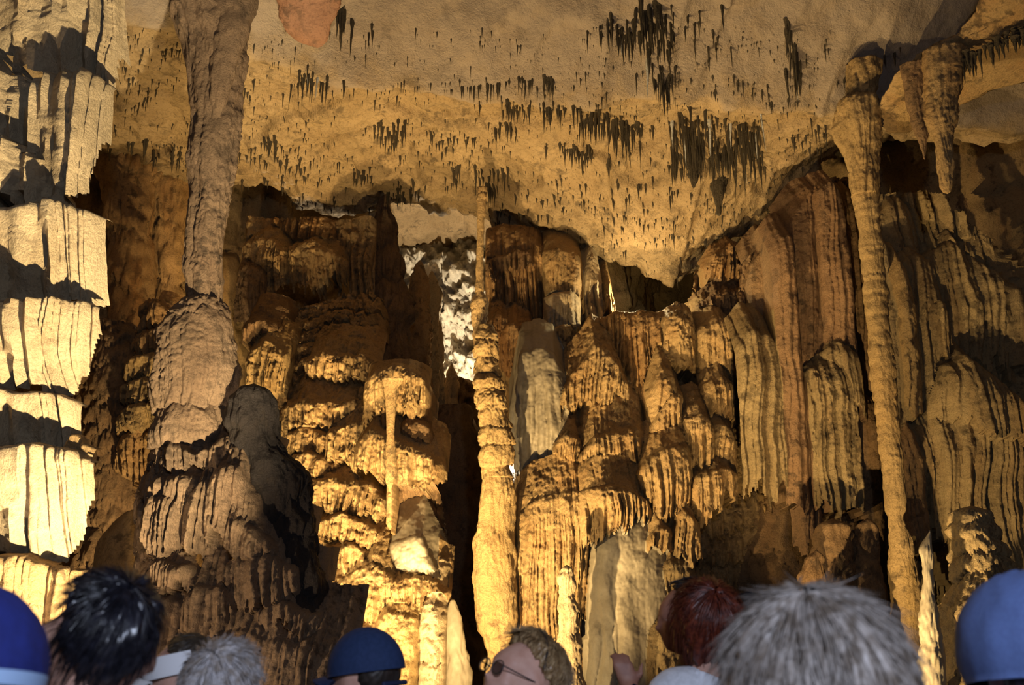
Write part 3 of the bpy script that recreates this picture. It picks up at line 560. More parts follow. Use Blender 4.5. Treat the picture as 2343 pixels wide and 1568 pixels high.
solo('smooth_stalagmite', 'smooth olive stalagmite leaning in the passage mouth', 'stalagmite',
     [(1375, 1030, 1042), (1400, 1022, 1050), (1450, 1018, 1060), (1520, 1020, 1072), (1620, 1015, 1090), (1830, 1000, 1110)], 11.4, M['grey'], nu=80, nv=110, flute=(.008, 6, .3), seed=71)
# J
J = thing('central_column', 'tall smooth golden column beside the dark passage', 'column', base(1135, 1400, 11.5))
body('trunk', [(1085, 1100, 1168), (1110, 1096, 1172), (1200, 1090, 1180), (1330, 1086, 1180), (1400, 1090, 1178), (1440, 1102, 1176), (1470, 1115, 1172), (1500, 1118, 1172), (1620, 1115, 1175), (1850, 1110, 1180)], 11.5, M['gold'], J, nu=150, nv=240, ratio=.9, flute=(.012, 5, .3), lump=(.05, 2.0), rough=(.012, 7), seed=73)
body('lumpy_shaft', [(745, 1095, 1122), (775, 1092, 1130), (850, 1092, 1136), (900, 1094, 1146), (960, 1097, 1158), (1030, 1100, 1165), (1095, 1100, 1170)], 11.5, M['gold'], J, nu=130, nv=260, ratio=.9, tiers=[745, 790, 830, 870, 905, 945, 985, 1025, 1070], tier_amp=.07, jag=.03, flute=(.02, 9, .4), seed=74)
body('neck', [(430, 1094, 1112), (520, 1092, 1106), (600, 1091, 1104), (660, 1088, 1106), (700, 1081, 1112), (760, 1083, 1116), (800, 1092, 1125)], 11.6, M['tan'], J, nu=80, nv=220, auto=(.16, .04), jag=.04, flute=(.012, 12, .4), lump=(.02, 2), seed=75)
# N
Nn = thing('terraced_mass', 'great lit mass of overlapping flowstone canopies right of centre', 'flowstone', base(1440, 1300, 12.5))
nL, nR, nT = outline(12.7, [(480, 1108), (800, 1112), (900, 1150), (1100, 1178), (1400, 1180), (1800, 1180)], [(500, 1790), (1050, 1790), (1200, 1730), (1300, 1680), (1400, 1650), (1800, 1650)],
                   [(1100, 505), (1180, 520), (1240, 535), (1330, 565), (1338, 700), (1352, 705), (1360, 712), (1590, 706), (1600, 600), (1640, 560), (1700, 545), (1800, 545)])
def nbase(X, Z):
    l, r = nL(Z), nR(Z); m = .4; a = np.clip((l + m - X) / m, 0, 1)
    y = np.interp(Z, [.3, 1.5, 3.0, 4.4, 5.2, 6.2], [11.9, 12.15, 12.5, 12.85, 13.1, 13.3]) + .6 * (1 - np.sqrt(np.maximum(0, 1 - a ** 2)))
    return np.where((X < l) | (X > r) | (Z > nT(X)), 99, y)
O_ = lambda **k: k
relief(Nn, (1100, 1800), (470, 1880), 12.4, nbase, [
    ('curtain', [(1108, 520), (1150, 508), (1200, 525), (1244, 545)], [(1110, 760), (1150, 800), (1200, 790), (1240, 740)], 12.85, 'orange', O_(flute=(.06, 12, .06), hang=.15, side=.25)),
    ('dome', [(1112, 722), (1138, 704), (1172, 720)], [(1114, 800), (1172, 800)], 12.6, 'orange', O_(flute=(.035, 14, .1), side=.2)),
    ('dome', [(1140, 748), (1180, 726), (1222, 745)], [(1142, 830), (1180, 850), (1220, 820)], 12.5, 'orange', O_(flute=(.035, 14, .1), side=.2)),
    ('tier', [(1110, 590), (1150, 572), (1220, 560)], [(1112, 612), (1220, 600)], 12.75, 'brown', O_(side=.1)),
    ('banded_pillar', [(1240, 556), (1285, 560), (1336, 575)], [(1242, 668), (1330, 668)], 12.7, 'tan', O_(flute=(.025, 8, .2), side=.35, sp=2, hang=.05)),
    ('banded_pillar', [(1244, 668), (1285, 660), (1332, 662)], [(1244, 745), (1285, 740), (1325, 735)], 12.62, 'cream', O_(flute=(.03, 9, .2), side=.35, sp=2, hang=.06)),
    ('banded_pillar', [(1242, 745), (1285, 736), (1322, 740)], [(1242, 800), (1322, 800)], 12.55, 'tan', O_(flute=(.03, 9, .2), side=.35, sp=2, hang=.06)),
    ('drape', [(1338, 600), (1355, 572), (1372, 600), (1384, 650)], [(1338, 760), (1360, 790), (1384, 720)], 12.9, 'cream', O_(flute=(.04, 9, .15), side=.25)),
    ('drape', [(1378, 640), (1395, 630), (1410, 680)], [(1378, 700), (1410, 720)], 12.9, 'tan', O_(flute=(.04, 9, .2), side=.2)),
    ('striped_curtain', [(1358, 735), (1410, 706), (1508, 704), (1562, 692)], [(1360, 770), (1420, 810), (1445, 870), (1470, 915), (1500, 915), (1530, 840), (1562, 790)], 12.3, 'orange', O_(flute=(.065, 9, .12), hang=.2, lean=.05, roof=8)),
    ('knobbly_wall', [(1510, 720), (1550, 700), (1596, 705)], [(1515, 800), (1550, 830), (1594, 840)], 12.15, 'tan', O_(flute=(.03, 8, 1.0), rough=1.6, roofh=.12, fringe=.05)),
    ('canopy', [(1262, 926), (1300, 862), (1361, 776), (1402, 802), (1445, 868)], [(1265, 945), (1300, 930), (1340, 905), (1400, 900), (1446, 892)], 11.95, 'tan', O_(flute=(.045, 12, .2), hang=.12, roof=.8)),
    ('canopy', [(1262, 1012), (1300, 985), (1335, 1000)], [(1264, 1060), (1334, 1055)], 11.9, 'tan', O_()),
    ('canopy', [(1318, 1048), (1361, 992), (1410, 984), (1459, 966), (1490, 985)], [(1322, 1065), (1361, 1080), (1422, 1118), (1470, 1110), (1492, 1065)], 11.75, 'tan', O_(flute=(.055, 10, .15), hang=.14, roof=.7, roofh=.9)),
    ('ledge', [(1348, 1085), (1385, 1076), (1424, 1096)], [(1350, 1105), (1424, 1116)], 11.7, 'tan', O_(side=.1, hang=.03)),
    ('lobe', [(1488, 880), (1515, 830), (1545, 848), (1564, 905)], [(1482, 965), (1505, 992), (1550, 960)], 11.9, 'tan', O_(flute=(.04, 9, .3))),
    ('lobe', [(1470, 1012), (1500, 950), (1540, 892), (1570, 880)], [(1476, 1035), (1520, 1005), (1570, 960)], 11.85, 'tan', O_(flute=(.045, 9, .3))),
    ('canopy', [(1176, 1184), (1226, 1139), (1293, 1120), (1350, 1114)], [(1178, 1500), (1240, 1490), (1300, 1480), (1345, 1340)], 11.55, 'tan', O_(flute=(.06, 9, .12), hang=.25, lean=.03, roof=.6, side=.2)),
    ('canopy', [(1325, 1120), (1361, 1112), (1410, 1107), (1441, 1117), (1484, 1137), (1500, 1160)], [(1330, 1240), (1373, 1216), (1422, 1197), (1484, 1168), (1500, 1170)], 11.4, 'tan', O_(flute=(.05, 11, .2), hang=.12, roof=.6)),
    ('skirt', [(1458, 1073), (1496, 1035), (1557, 1010), (1590, 1012)], [(1466, 1090), (1508, 1155), (1545, 1188), (1590, 1168)], 11.5, 'tan', O_(flute=(.055, 10, .2), hang=.15)),
    ('skirt', [(1566, 950), (1606, 940), (1640, 968)], [(1569, 1058), (1638, 1050)], 11.7, 'tan', O_(hang=.15)),
    ('skirt', [(1572, 1090), (1624, 1076), (1670, 1070), (1700, 1085)], [(1580, 1195), (1636, 1160), (1698, 1130)], 11.6, 'tan', O_(hang=.18)),
    ('skirt', [(1543, 1183), (1569, 1163), (1610, 1195)], [(1555, 1265), (1575, 1280), (1615, 1265)], 11.45, 'tan', O_(hang=.12)),
    ('skirt', [(1476, 1238), (1508, 1200), (1548, 1206)], [(1482, 1252), (1545, 1262)], 11.4, 'tan', O_(hang=.1)),
    ('skirt', [(1622, 975), (1655, 960), (1690, 985)], [(1626, 1090), (1660, 1120), (1688, 1110)], 11.8, 'tan', O_(hang=.2, flute=(.05, 9, .15))),
    ('skirt', [(1610, 870), (1650, 850), (1690, 865)], [(1612, 940), (1690, 950)], 11.95, 'tan', O_(hang=.15)),
    ('block', [(1612, 600), (1640, 570), (1670, 556), (1726, 575)], [(1615, 640), (1670, 655), (1726, 640)], 12.7, 'orange', O_(side=.3, roofh=.2, fringe=.05, rough=1.5)),
    ('block', [(1590, 690), (1640, 655), (1690, 650), (1745, 660)], [(1594, 730), (1660, 740), (1745, 740)], 12.5, 'brown', O_(side=.3, roofh=.2, fringe=.05, rough=1.5, hang=.15)),
    ('curtain', [(1592, 740), (1640, 722), (1690, 728)], [(1594, 845), (1640, 862), (1688, 850)], 12.2, 'tan', O_(flute=(.055, 8, .12), hang=.2)),
    ('curtain', [(1684, 700), (1730, 690), (1775, 700)], [(1690, 790), (1730, 800), (1775, 780)], 12.4, 'brown', O_(flute=(.05, 8, .12), hang=.2)),
    ('smooth_sheet', [(1348, 1250), (1380, 1200), (1440, 1188), (1500, 1180), (1530, 1200), (1548, 1260)], [(1340, 1860), (1560, 1860)], 11.45, 'grey', O_(fringe=0.0, flute=(.03, 3.5, .15), rough=.4, lean=-.08, side=.45, dome=.3, roof=.8)),
    ('grey_sheet', [(1163, 905), (1188, 805), (1225, 785), (1270, 800), (1305, 850)], [(1166, 1000), (1190, 1110), (1225, 1118), (1265, 1100), (1305, 1060)], 11.95, 'grey', O_(flute=(.05, 5, .2), rough=.5, side=.35, dome=.2, roof=.8, hang=.2, fringe=0.0, label='smooth grey sheet')),
    ('drip_wall', [(1500, 1290), (1540, 1275), (1600, 1290)], [(1505, 1380), (1600, 1380)], 11.5, 'olive', O_(rough=1.6, flute=(.03, 9, .8))),
    ('drip_wall', [(1480, 1440), (1540, 1410), (1610, 1440)], [(1480, 1860), (1620, 1860)], 11.25, 'olive', O_(rough=1.6, flute=(.03, 9, .8), lean=-.1)),
    ], .0112, 82, M['tan'], 'core', lump=.08, bauto=(.32, .15), fringe=.025)
solo('banded_stalagmite', 'slim pale banded stalagmite in front of the terraced mass', 'stalagmite',
     [(1297, 1288, 1304), (1303, 1279, 1312), (1320, 1274, 1316), (1400, 1270, 1321), (1480, 1267, 1325), (1510, 1272, 1325), (1540, 1275, 1332), (1600, 1272, 1350), (1830, 1260, 1360)], 10.9, M['cream'], nu=110, nv=230, ratio=.95, auto=(.13, .022), jag=.03, flute=(.008, 9, .4), seed=94)
# O
solo('shadowed_slope', 'dark brown slope in shadow below the right-hand curtains', 'rock',
     [(1030, 1740, 1850), (1080, 1690, 1920), (1180, 1650, 2000), (1300, 1610, 2050), (1450, 1590, 2060), (1620, 1580, 2080), (1860, 1560, 2100)], 12.9, M['brown'], nu=200, nv=220, ratio=.5, flute=(.04, 5, .3), auto=(.6, .12), seed=96)
# P
P = thing('draped_curtain_wall', 'tall wall of reddish brown stone curtains behind the slim column', 'curtain', base(1850, 1200, 11.9))
pL, pR, pT = outline(12.2, [(380, 1690), (900, 1690), (1100, 1720), (1300, 1740)], [(380, 2010), (800, 2030), (1300, 2060)], [(1600, 640), (1700, 600), (1740, 560), (1800, 480), (1860, 420), (1900, 395), (2100, 390)])
def pbase(X, Z):
    l, r = pL(Z), pR(Z)
    return np.where((X < l) | (X > r) | (Z > pT(X)) | (Z < 3.3 - .5 * ridge(pn(X * 3, 0 * X, 0 * X, 5)) - .3 * ridge(pn(X * 9, 0 * X, 0 * X, 6))), 99, 12.2 + .1 * Z * 0)
CF = dict(fm=.9, flute=(.032, 6, .06), hang=.25, side=.22, sp=2.2, rough=.6, lean=.03)
relief(P, (1680, 2060), (390, 1330), 11.9, pbase, [
    ('blade', [(1768, 560), (1790, 535), (1806, 530)], [(1826, 1140), (1850, 1180), (1868, 1150)], 11.45, 'red', dict(CF, flute=(.015, 8, .06), side=.12, hang=.1)),
    ('curtain', [(1795, 510), (1840, 450), (1872, 410)], [(1830, 850), (1880, 880), (1922, 870)], 11.65, 'red', CF),
    ('curtain', [(1862, 432), (1900, 412), (1930, 430)], [(1905, 840), (1940, 860), (1975, 850)], 11.55, 'red', dict(CF, flute=(.042, 6, .06))),
    ('curtain', [(1918, 440), (1945, 425), (1975, 440)], [(1955, 900), (1980, 930), (2015, 920)], 11.75, 'brown', CF),
    ('knot', [(1885, 800), (1920, 770), (1965, 800), (1985, 850)], [(1890, 860), (1940, 900), (1990, 960)], 11.5, 'olive', dict(CF, side=.15, hang=.1)),
    ('blunt_stalactite', [(1848, 840), (1900, 822), (1965, 840)], [(1884, 1150), (1915, 1178), (1958, 1160)], 11.42, 'olive', dict(CF, flute=(.035, 7, .15), hang=.12, rough=1.0)),
    ('curtain', [(1688, 785), (1718, 752), (1762, 752), (1806, 790)], [(1712, 1090), (1770, 1130), (1835, 1100)], 11.5, 'olive', dict(CF, flute=(.036, 8, .06))),
    ('curtain', [(1712, 605), (1750, 560), (1785, 545)], [(1730, 790), (1770, 820), (1805, 800)], 11.95, 'brown', CF),
    ('curtain', [(1800, 880), (1830, 860), (1870, 890)], [(1825, 1220), (1860, 1260), (1890, 1220)], 11.6, 'red', CF),
    ('curtain', [(1950, 900), (1985, 890), (2020, 910)], [(1975, 1150), (2010, 1200), (2040, 1150)], 11.7, 'brown', CF),
    ], .0112, 98, M['brown'], 'backing', bauto=(.8, .10), bfl=(.05, 6, .1))
# Q
Q = thing('slim_column', 'slim knobbly column with a flared top on the right', 'column', base(2090, 1500, 10.50))
body('shaft', [(395, 1944, 2009), (470, 1956, 2008), (540, 1966, 2014), (600, 1974, 2022), (700, 1983, 2030), (800, 1990, 2040), (900, 2000, 2048), (1000, 2012, 2058), (1100, 2022, 2070), (1165, 2028, 2072), (1185, 2032, 2064), (1215, 2034, 2078), (1240, 2035, 2087), (1300, 2036, 2095), (1400, 2040, 2105), (1500, 2042, 2112), (1600, 2045, 2120), (1800, 2055, 2140), (2020, 2060, 2150)], 10.50, M['gold'], Q, nu=110, nv=620, ratio=.95, auto=(.12, .016), jag=.03, jag_f=10, flute=(.009, 9, .5), rough=(.006, 9), lump=(.02, 3), smooth_rows=.006, edge=.04, warp=.05, crust=.004, seed=104)
body('flared_top', [(150, 1940, 2010), (226, 1938, 1998), (238, 1922, 2008), (260, 1914, 2014), (290, 1912, 2018), (330, 1921, 2016), (370, 1935, 2011), (420, 1949, 2008), (450, 1954, 2006)], 10.50, M['gold'], Q, nu=170, nv=150, ratio=.95, flute=(.022, 8, .1), smooth_rows=.02, seed=105)
# R
Rr = thing('right_curtain_wall', 'long hanging stone curtains covering the right-hand wall', 'curtain', base(2200, 1200, 11.6))
rL, rR, rT = outline(11.8, [(380, 1995), (1000, 2030), (1500, 2080)], [(380, 2600), (1500, 2700)], [(1900, 470), (2010, 430), (2060, 420), (2120, 450), (2180, 520), (2260, 580), (2343, 640), (2600, 760)])
def rbase(X, Z):
    l, r = rL(Z), rR(Z)
    return np.where((X < l) | (X > r) | (Z > rT(X)), 99, 11.9 - .35 * sstep(4.5, 5.5, X) + .3 * sstep(2.6, 1.8, Z))
RF = dict(fm=.9, flute=(.036, 6, .05), hang=.25, side=.25, sp=2.4, rough=.7, lean=.03)
relief(Rr, (1990, 2560), (420, 1500), 11.5, rbase, [
    ('curtain', [(2012, 475), (2060, 440), (2125, 475)], [(2030, 760), (2070, 800), (2145, 770)], 11.6, 'olive', RF),
    ('curtain', [(2040, 620), (2095, 570), (2160, 600)], [(2070, 960), (2120, 1000), (2185, 980)], 11.35, 'olive', RF),
    ('curtain', [(2115, 570), (2180, 545), (2260, 600), (2343, 660), (2450, 720)], [(2135, 780), (2200, 810), (2343, 850), (2450, 880)], 11.4, 'olive', dict(RF, flute=(.042, 5, .05), roof=1.3)),
    ('bulge', [(2120, 700), (2150, 680), (2185, 705)], [(2125, 800), (2190, 810)], 11.3, 'olive', RF),
    ('tube', [(2052, 610), (2068, 585), (2088, 610)], [(2080, 930), (2100, 960), (2120, 930)], 11.2, 'gold', dict(RF, flute=(.015, 8, .1), side=.1, hang=.08)),
    ('tube', [(2012, 570), (2030, 545), (2052, 570)], [(2050, 1150), (2070, 1190), (2092, 1150)], 11.35, 'olive', dict(RF, flute=(.02, 8, .1), side=.12, hang=.08)),
    ('domed_curtain', [(2148, 905), (2185, 815), (2232, 796), (2300, 842), (2370, 930), (2450, 1020)], [(2160, 950), (2240, 965), (2343, 1000), (2450, 1040)], 10.9, 'olive', dict(RF, hang=.12, side=.5, dome=.35, roof=1.0, dk=.6)),
    ('fringed_curtain', [(2098, 975), (2160, 945), (2250, 930), (2343, 960), (2480, 1000)], [(2125, 1210), (2200, 1260), (2343, 1310), (2480, 1340)], 11.05, 'olive', dict(RF, flute=(.05, 6, .05), hang=.3)),
    ('curtain', [(2066, 1000), (2090, 975), (2125, 1000)], [(2080, 1200), (2110, 1240), (2140, 1200)], 11.2, 'brown', RF),
    ], .0118, 107, M['olive'], 'backing', bauto=(.9, .10), bfl=(.06, 6, .06))
body('rear_curtain', [(300, 2180, 2450), (340, 2176, 2450), (430, 2178, 2450), (540, 2190, 2450), (600, 2210, 2450)], 12.8, M['brown'], Rr, nu=260, nv=130, ratio=.4, flute=(.09, 5, .1), jag=.15, tiers=[300, 590], tier_amp=.02, hang=.3, seed=109)
# S
solo('tapering_stalactite', 'tapering brown stalactite with a white tip at upper right', 'stalactite',
     [(150, 2062, 2150), (200, 2076, 2136), (260, 2086, 2130), (310, 2098, 2126), (340, 2106, 2122), (362, 2112, 2117)], 9.4, M['brown'], nu=110, nv=150, flute=(.012, 10, .3), rough=(.012, 9), seed=114)
solo('blunt_stalactite', 'blunt golden stalactite with a fringed end at upper right', 'stalactite',
     [(120, 2108, 2200), (180, 2114, 2190), (250, 2122, 2182), (330, 2134, 2181), (400, 2145, 2182), (428, 2150, 2183), (440, 2158, 2178)], 9.3, M['tan'], nu=120, nv=170, flute=(.014, 9, .3), rough=(.012, 9), jag=.05, tiers=[100, 436], tier_amp=.01, seed=115)
solo('ceiling_ridge', 'sloping golden rock ridge hung with stalactites in the upper right corner', 'rock',
     [(-80, 2300, 2620, 8.6), (20, 2230, 2600, 8.9), (80, 2170, 2560, 9.2), (140, 2090, 2480, 9.5), (190, 2040, 2300, 9.9), (230, 2010, 2200, 10.2), (275, 2010, 2110, 10.5), (300, 2030, 2080, 10.6)], 9.4, M['tan'], nu=240, nv=170, ratio=.5, flute=(.015, 5, .6), lump=(.1, 1.4), rough=(.03, 6), seed=116)
# T
solo('lumpy_stalagmite', 'lumpy golden stalagmite at the foot of the right-hand curtains', 'stalagmite',
     [(1163, 2212, 2236), (1172, 2198, 2250), (1210, 2186, 2262), (1270, 2180, 2282), (1330, 2184, 2320), (1400, 2165, 2380), (1600, 2140, 2420), (1960, 2130, 2430)], 9.2, M['olive'], nu=200, nv=260, auto=(.2, .12), jag=.06, flute=(.02, 8, .4), lump=(.1, 2), seed=118)
solo('broken_slab', 'broken grey slab of stone standing behind the slim column', 'rock',
     [(1218, 2126, 2132), (1235, 2112, 2134), (1255, 2100, 2137), (1330, 2102, 2145), (1400, 2106, 2150), (1430, 2108, 2152), (1600, 2105, 2160), (1980, 2100, 2170)], 8.9, M['grey'], nu=80, nv=160, flute=(.006, 6, .4), rough=(.015, 8), seed=119)
for i, (tx, ty, wd, yy) in enumerate([(1868, 1262, 26, 10.6), (1960, 1365, 55, 10.2), (1905, 1190, 30, 11.0), (1985, 1190, 22, 11)]):
    solo('shaded_stalagmite', ['short knobbly stalagmite in the shade left of the slim column', 'broad low stalagmite in the shade left of the slim column', 'stub of golden stalagmite under the hanging stalactite', 'slim shaded stalagmite just left of the slim column'][i], 'stalagmite', [(ty, tx - 4, tx + 4), (ty + 12, tx - wd * .7, tx + wd * .7), (ty + 50, tx - wd, tx + wd), (ty + 150, tx - wd * 1.2, tx + wd * 1.2), (ty + 400, tx - wd * 1.6, tx + wd * 1.6), (1880, tx - wd * 1.8, tx + wd * 1.8)], yy, M['brown'], nu=90, nv=150, auto=(.2, .06), flute=(.02, 8, .4), seed=122 + i, group='stalagmites in the shade by the slim column')

print('formation triangles', TRI[0])

# ------------------------------------------------------------------ stalactites on the ceiling
rng = np.random.RandomState(11)
def ceil_hit(px, py):
    px = np.asarray(px, float); py = np.asarray(py, float)
    dx = (px - CX) / FPX; dy = (CY - py) / FPX; c, s = math.cos(PITCH), math.sin(PITCH)
    kx = dx / (c - dy * s); kz = (s + dy * c) / (c - dy * s)
    Ys = np.linspace(7.6, 14.6, 141); done = np.zeros(len(px), bool); out = np.full(len(px), np.nan)
    for y in Ys:
        z = CAMZ + kz * y; h = (~done) & (z >= zceil(kx * y, np.full(len(px), y)) - .01)
        out[h] = y; done |= h
    return np.stack([kx * out, out, CAMZ + kz * out], -1)
cl = []   # px, py, length px, thickness px
def cluster(px, py, n, sx, sy, l0, l1, w=7.0):
    for _ in range(n):
        cl.append((px + rng.normal() * sx, py + rng.normal() * sy, rng.uniform(l0, l1), w * rng.uniform(.6, 1.25)))
for c_ in [(395, 105, 10, 25, 4, 12, 34), (300, 330, 9, 30, 8, 20, 45), (380, 355, 8, 25, 8, 20, 50), (725, 182, 18, 28, 5, 25, 80), (790, 20, 8, 10, 12, 50, 110, 12), (845, 60, 3, 5, 5, 40, 55, 9), (700, 170, 8, 10, 10, 20, 60),
           (980, 183, 6, 30, 3, 15, 35), (1065, 190, 10, 30, 4, 15, 40), (1120, 188, 12, 30, 3, 20, 60), (1195, 180, 18, 45, 3, 20, 70), (1245, 185, 10, 15, 3, 30, 60), (1180, 245, 22, 60, 8, 15, 50), (1270, 250, 16, 30, 5, 25, 60),
           (880, 280, 14, 30, 14, 25, 60), (915, 290, 8, 10, 10, 30, 60), (1150, 285, 10, 20, 8, 20, 60), (1345, 270, 10, 8, 8, 30, 70, 9), (1372, 265, 12, 12, 6, 40, 80, 9), (1420, 285, 18, 18, 8, 40, 90, 10), (1465, 285, 14, 25, 6, 20, 60), (1300, 335, 16, 22, 10, 20, 60), (1330, 350, 10, 14, 10, 20, 50),
           (1050, 385, 6, 8, 4, 20, 40, 9), (1110, 395, 16, 30, 10, 20, 55), (1125, 420, 8, 12, 6, 30, 60), (830, 395, 12, 18, 5, 15, 36), (940, 430, 12, 22, 10, 15, 40), (930, 450, 8, 18, 4, 10, 28), (630, 325, 6, 6, 6, 30, 50), (600, 320, 5, 8, 8, 20, 40), (620, 350, 16, 50, 10, 10, 30), (680, 370, 16, 40, 8, 10, 30), (640, 410, 14, 40, 10, 10, 30),
           (560, 190, 8, 14, 14, 15, 40), (320, 200, 16, 40, 30, 8, 25), (1250, 455, 14, 60, 12, 10, 26), (1420, 430, 16, 60, 16, 12, 30), (1390, 360, 6, 4, 8, 30, 60), (1540, 400, 12, 30, 20, 12, 30), (1000, 330, 20, 60, 20, 12, 30), (1450, 500, 16, 60, 14, 10, 25), (1180, 490, 10, 30, 8, 10, 26), (1560, 540, 16, 50, 20, 8, 22),
           (1400, 60, 16, 22, 16, 40, 90, 9), (1425, 75, 8, 14, 10, 40, 80, 10), (1480, 30, 18, 22, 30, 60, 130, 13), (1500, 110, 16, 22, 30, 50, 110, 11), (1520, 170, 12, 16, 20, 40, 90, 9), (1560, 60, 12, 30, 30, 30, 90, 8), (1620, 60, 8, 20, 30, 30, 90, 8),
           (1800, 60, 6, 5, 20, 60, 110, 9), (1818, 120, 12, 10, 18, 50, 110, 9), (1830, 180, 6, 8, 10, 40, 70), (1640, 180, 14, 70, 14, 15, 40), (1750, 220, 14, 40, 14, 15, 40), (1925, 187, 3, 6, 2, 14, 24), (2040, 120, 4, 10, 8, 18, 36), (1985, 205, 4, 12, 8, 20, 50), (1900, 300, 10, 25, 10, 15, 60), (1850, 320, 10, 25, 12, 12, 40)]:
    cluster(*c_)
for _ in range(170): cl.append((rng.uniform(1535, 1745), rng.uniform(245, 330) + rng.uniform(0, 60), rng.uniform(30, 95), rng.uniform(5, 11)))
n_big = len(cl)
for _ in range(5200):
    x, y = rng.uniform(240, 1900), rng.uniform(60, 640)
    d = pn(x * .012, y * .02, 0.0, 71) + .6 * pn(x * .03, y * .05, 0.0, 72)
    if d + .55 * rng.rand() < .12: continue
    cl.append((x, y, 4 + rng.exponential(7.0), rng.uniform(2.6, 5.2)))
cl = np.array(cl)
hit = ceil_hit(cl[:, 0], cl[:, 1]); ok = ~np.isnan(hit[:, 1]); ok &= hit[:, 1] < edge_back(hit[:, 0]) - .02
big = np.arange(len(cl)) < n_big
cl, hit, big = cl[ok], hit[ok], big[ok]
def tite_mesh(seed, ns=7, nr=9):
    r = np.random.RandomState(seed); t = np.linspace(0, 1, nr); R = (1 - t) ** .75 * (1 + .22 * r.normal(size=nr)); R[0] = 1.9; R[1] = max(R[1], 1.0); R[-1] = .06
    a = np.linspace(0, 2 * math.pi, ns, endpoint=False); off = np.cumsum(r.normal(size=(nr, 2)) * .10, 0)
    V = np.stack([R[:, None] * np.cos(a) + off[:, :1], R[:, None] * np.sin(a) + off[:, 1:], np.repeat(-t[:, None], ns, 1)], -1)
    return V.reshape(-1, 3), grid_faces(nr, ns, True)
TV = [tite_mesh(200 + i) for i in range(6)]
size = cl[:, 2] * cl[:, 3] * np.where(big, 1.6, 1)
ordr = np.argsort(-size); solo_ids = ordr[:300]; rest = ordr[300:]
tmesh = []
for i, (V, F) in enumerate(TV):
    for mname in ('tite', 'straw'):
        me = bpy.data.meshes.new('stalactite'); me.from_pydata(V.tolist(), [], F[:, ::-1].tolist()); me.materials.append(M[mname])
        me.polygons.foreach_set('use_smooth', np.full(len(me.polygons), True)); tmesh.append(me)
def tite_dims(k):
    Yd = hit[k, 1] / .93; return cl[k, 2] * Yd / FPX * 1.04, cl[k, 3] * Yd / FPX * .44
for q, k in enumerate(solo_ids):
    o = bpy.data.objects.new('stalactite', tmesh[2 * (q % 6) + (1 if q % 23 == 7 else 0)]); COL.objects.link(o); o.parent = ceiling
    L, Rr_ = tite_dims(k); o.location = (hit[k, 0], hit[k, 1], hit[k, 2] + .06); o.scale = (Rr_, Rr_, L + .06); o.rotation_euler = (rng.normal() * .03, rng.normal() * .03, rng.uniform(0, 6))
VV, FF, nn = [], [], 0
TS = [tite_mesh(300 + i, 5, 4) for i in range(5)]
for q, k in enumerate(rest):
    V, F = TS[q % 5]; L, Rr_ = tite_dims(k); v = V * np.array([Rr_, Rr_, L + .04]) + np.array([hit[k, 0], hit[k, 1], hit[k, 2] + .04])
    VV.append(v); FF.append(F[:, ::-1] + nn); nn += len(v)
o = mesh_obj('small_stalactites', np.vstack(VV), np.vstack(FF), M['tite'], ceiling); o['kind'] = 'stuff'; o['label'] = 'countless tiny dark stalactites on the ceiling'
# larger dark wedges and the ridge fringe
solo('dark_wedge_stalactite', 'broad dark wedge-shaped stalactite hanging amid the black stalactite cluster', 'stalactite',
     [(225, 1520, 1640, 12.0), (270, 1535, 1632, 11.9), (320, 1552, 1622, 11.8), (370, 1566, 1608, 11.8), (410, 1576, 1600, 11.8), (428, 1583, 1592, 11.8)], 11.9, M['tite'], nu=120, nv=120, flute=(.03, 9, .25), seed=130)
solo('dark_finger_stalactite', 'long dark finger-like stalactite right of the dark wedge', 'stalactite',
     [(270, 1610, 1690, 12.2), (330, 1620, 1680, 12.1), (400, 1626, 1664, 12.1), (460, 1632, 1656, 12.1), (492, 1640, 1650, 12.1)], 12.1, M['tite'], nu=90, nv=110, flute=(.025, 9, .25), seed=131)
solo('red_rock_slab', 'smooth red-brown rock slab on the ceiling top left of centre', 'rock',
     [(-60, 610, 800, 9.1), (0, 628, 778, 9.2), (40, 640, 770, 9.3), (70, 655, 762, 9.38), (95, 690, 752, 9.46), (106, 715, 738, 9.52)], 9.7, M['redslab'], nu=120, nv=70, ratio=.35, flute=None, lump=(.04, 2), rough=(.01, 8), seed=132)
ridge_obj = bpy.data.objects['ceiling_ridge']
for q in range(60):
    t = rng.rand(); px = 2095 + 260 * t + rng.normal() * 10; py = 190 - 120 * t + rng.normal() * 8; yy = 9.55 - .55 * t - .15
    p = W(px, py, yy); ln = rng.uniform(25, 75) * (1.2 - .5 * t) * yy / FPX
    o = bpy.data.objects.new('stalactite', tmesh[2 * (q % 6)]); COL.objects.link(o); o.parent = ridge_obj
    lo = np.array(ridge_obj.location); o.location = (p - lo + np.array([0, .0, .05])).tolist(); rr_ = rng.uniform(.014, .026); o.scale = (rr_, rr_, ln + .05)

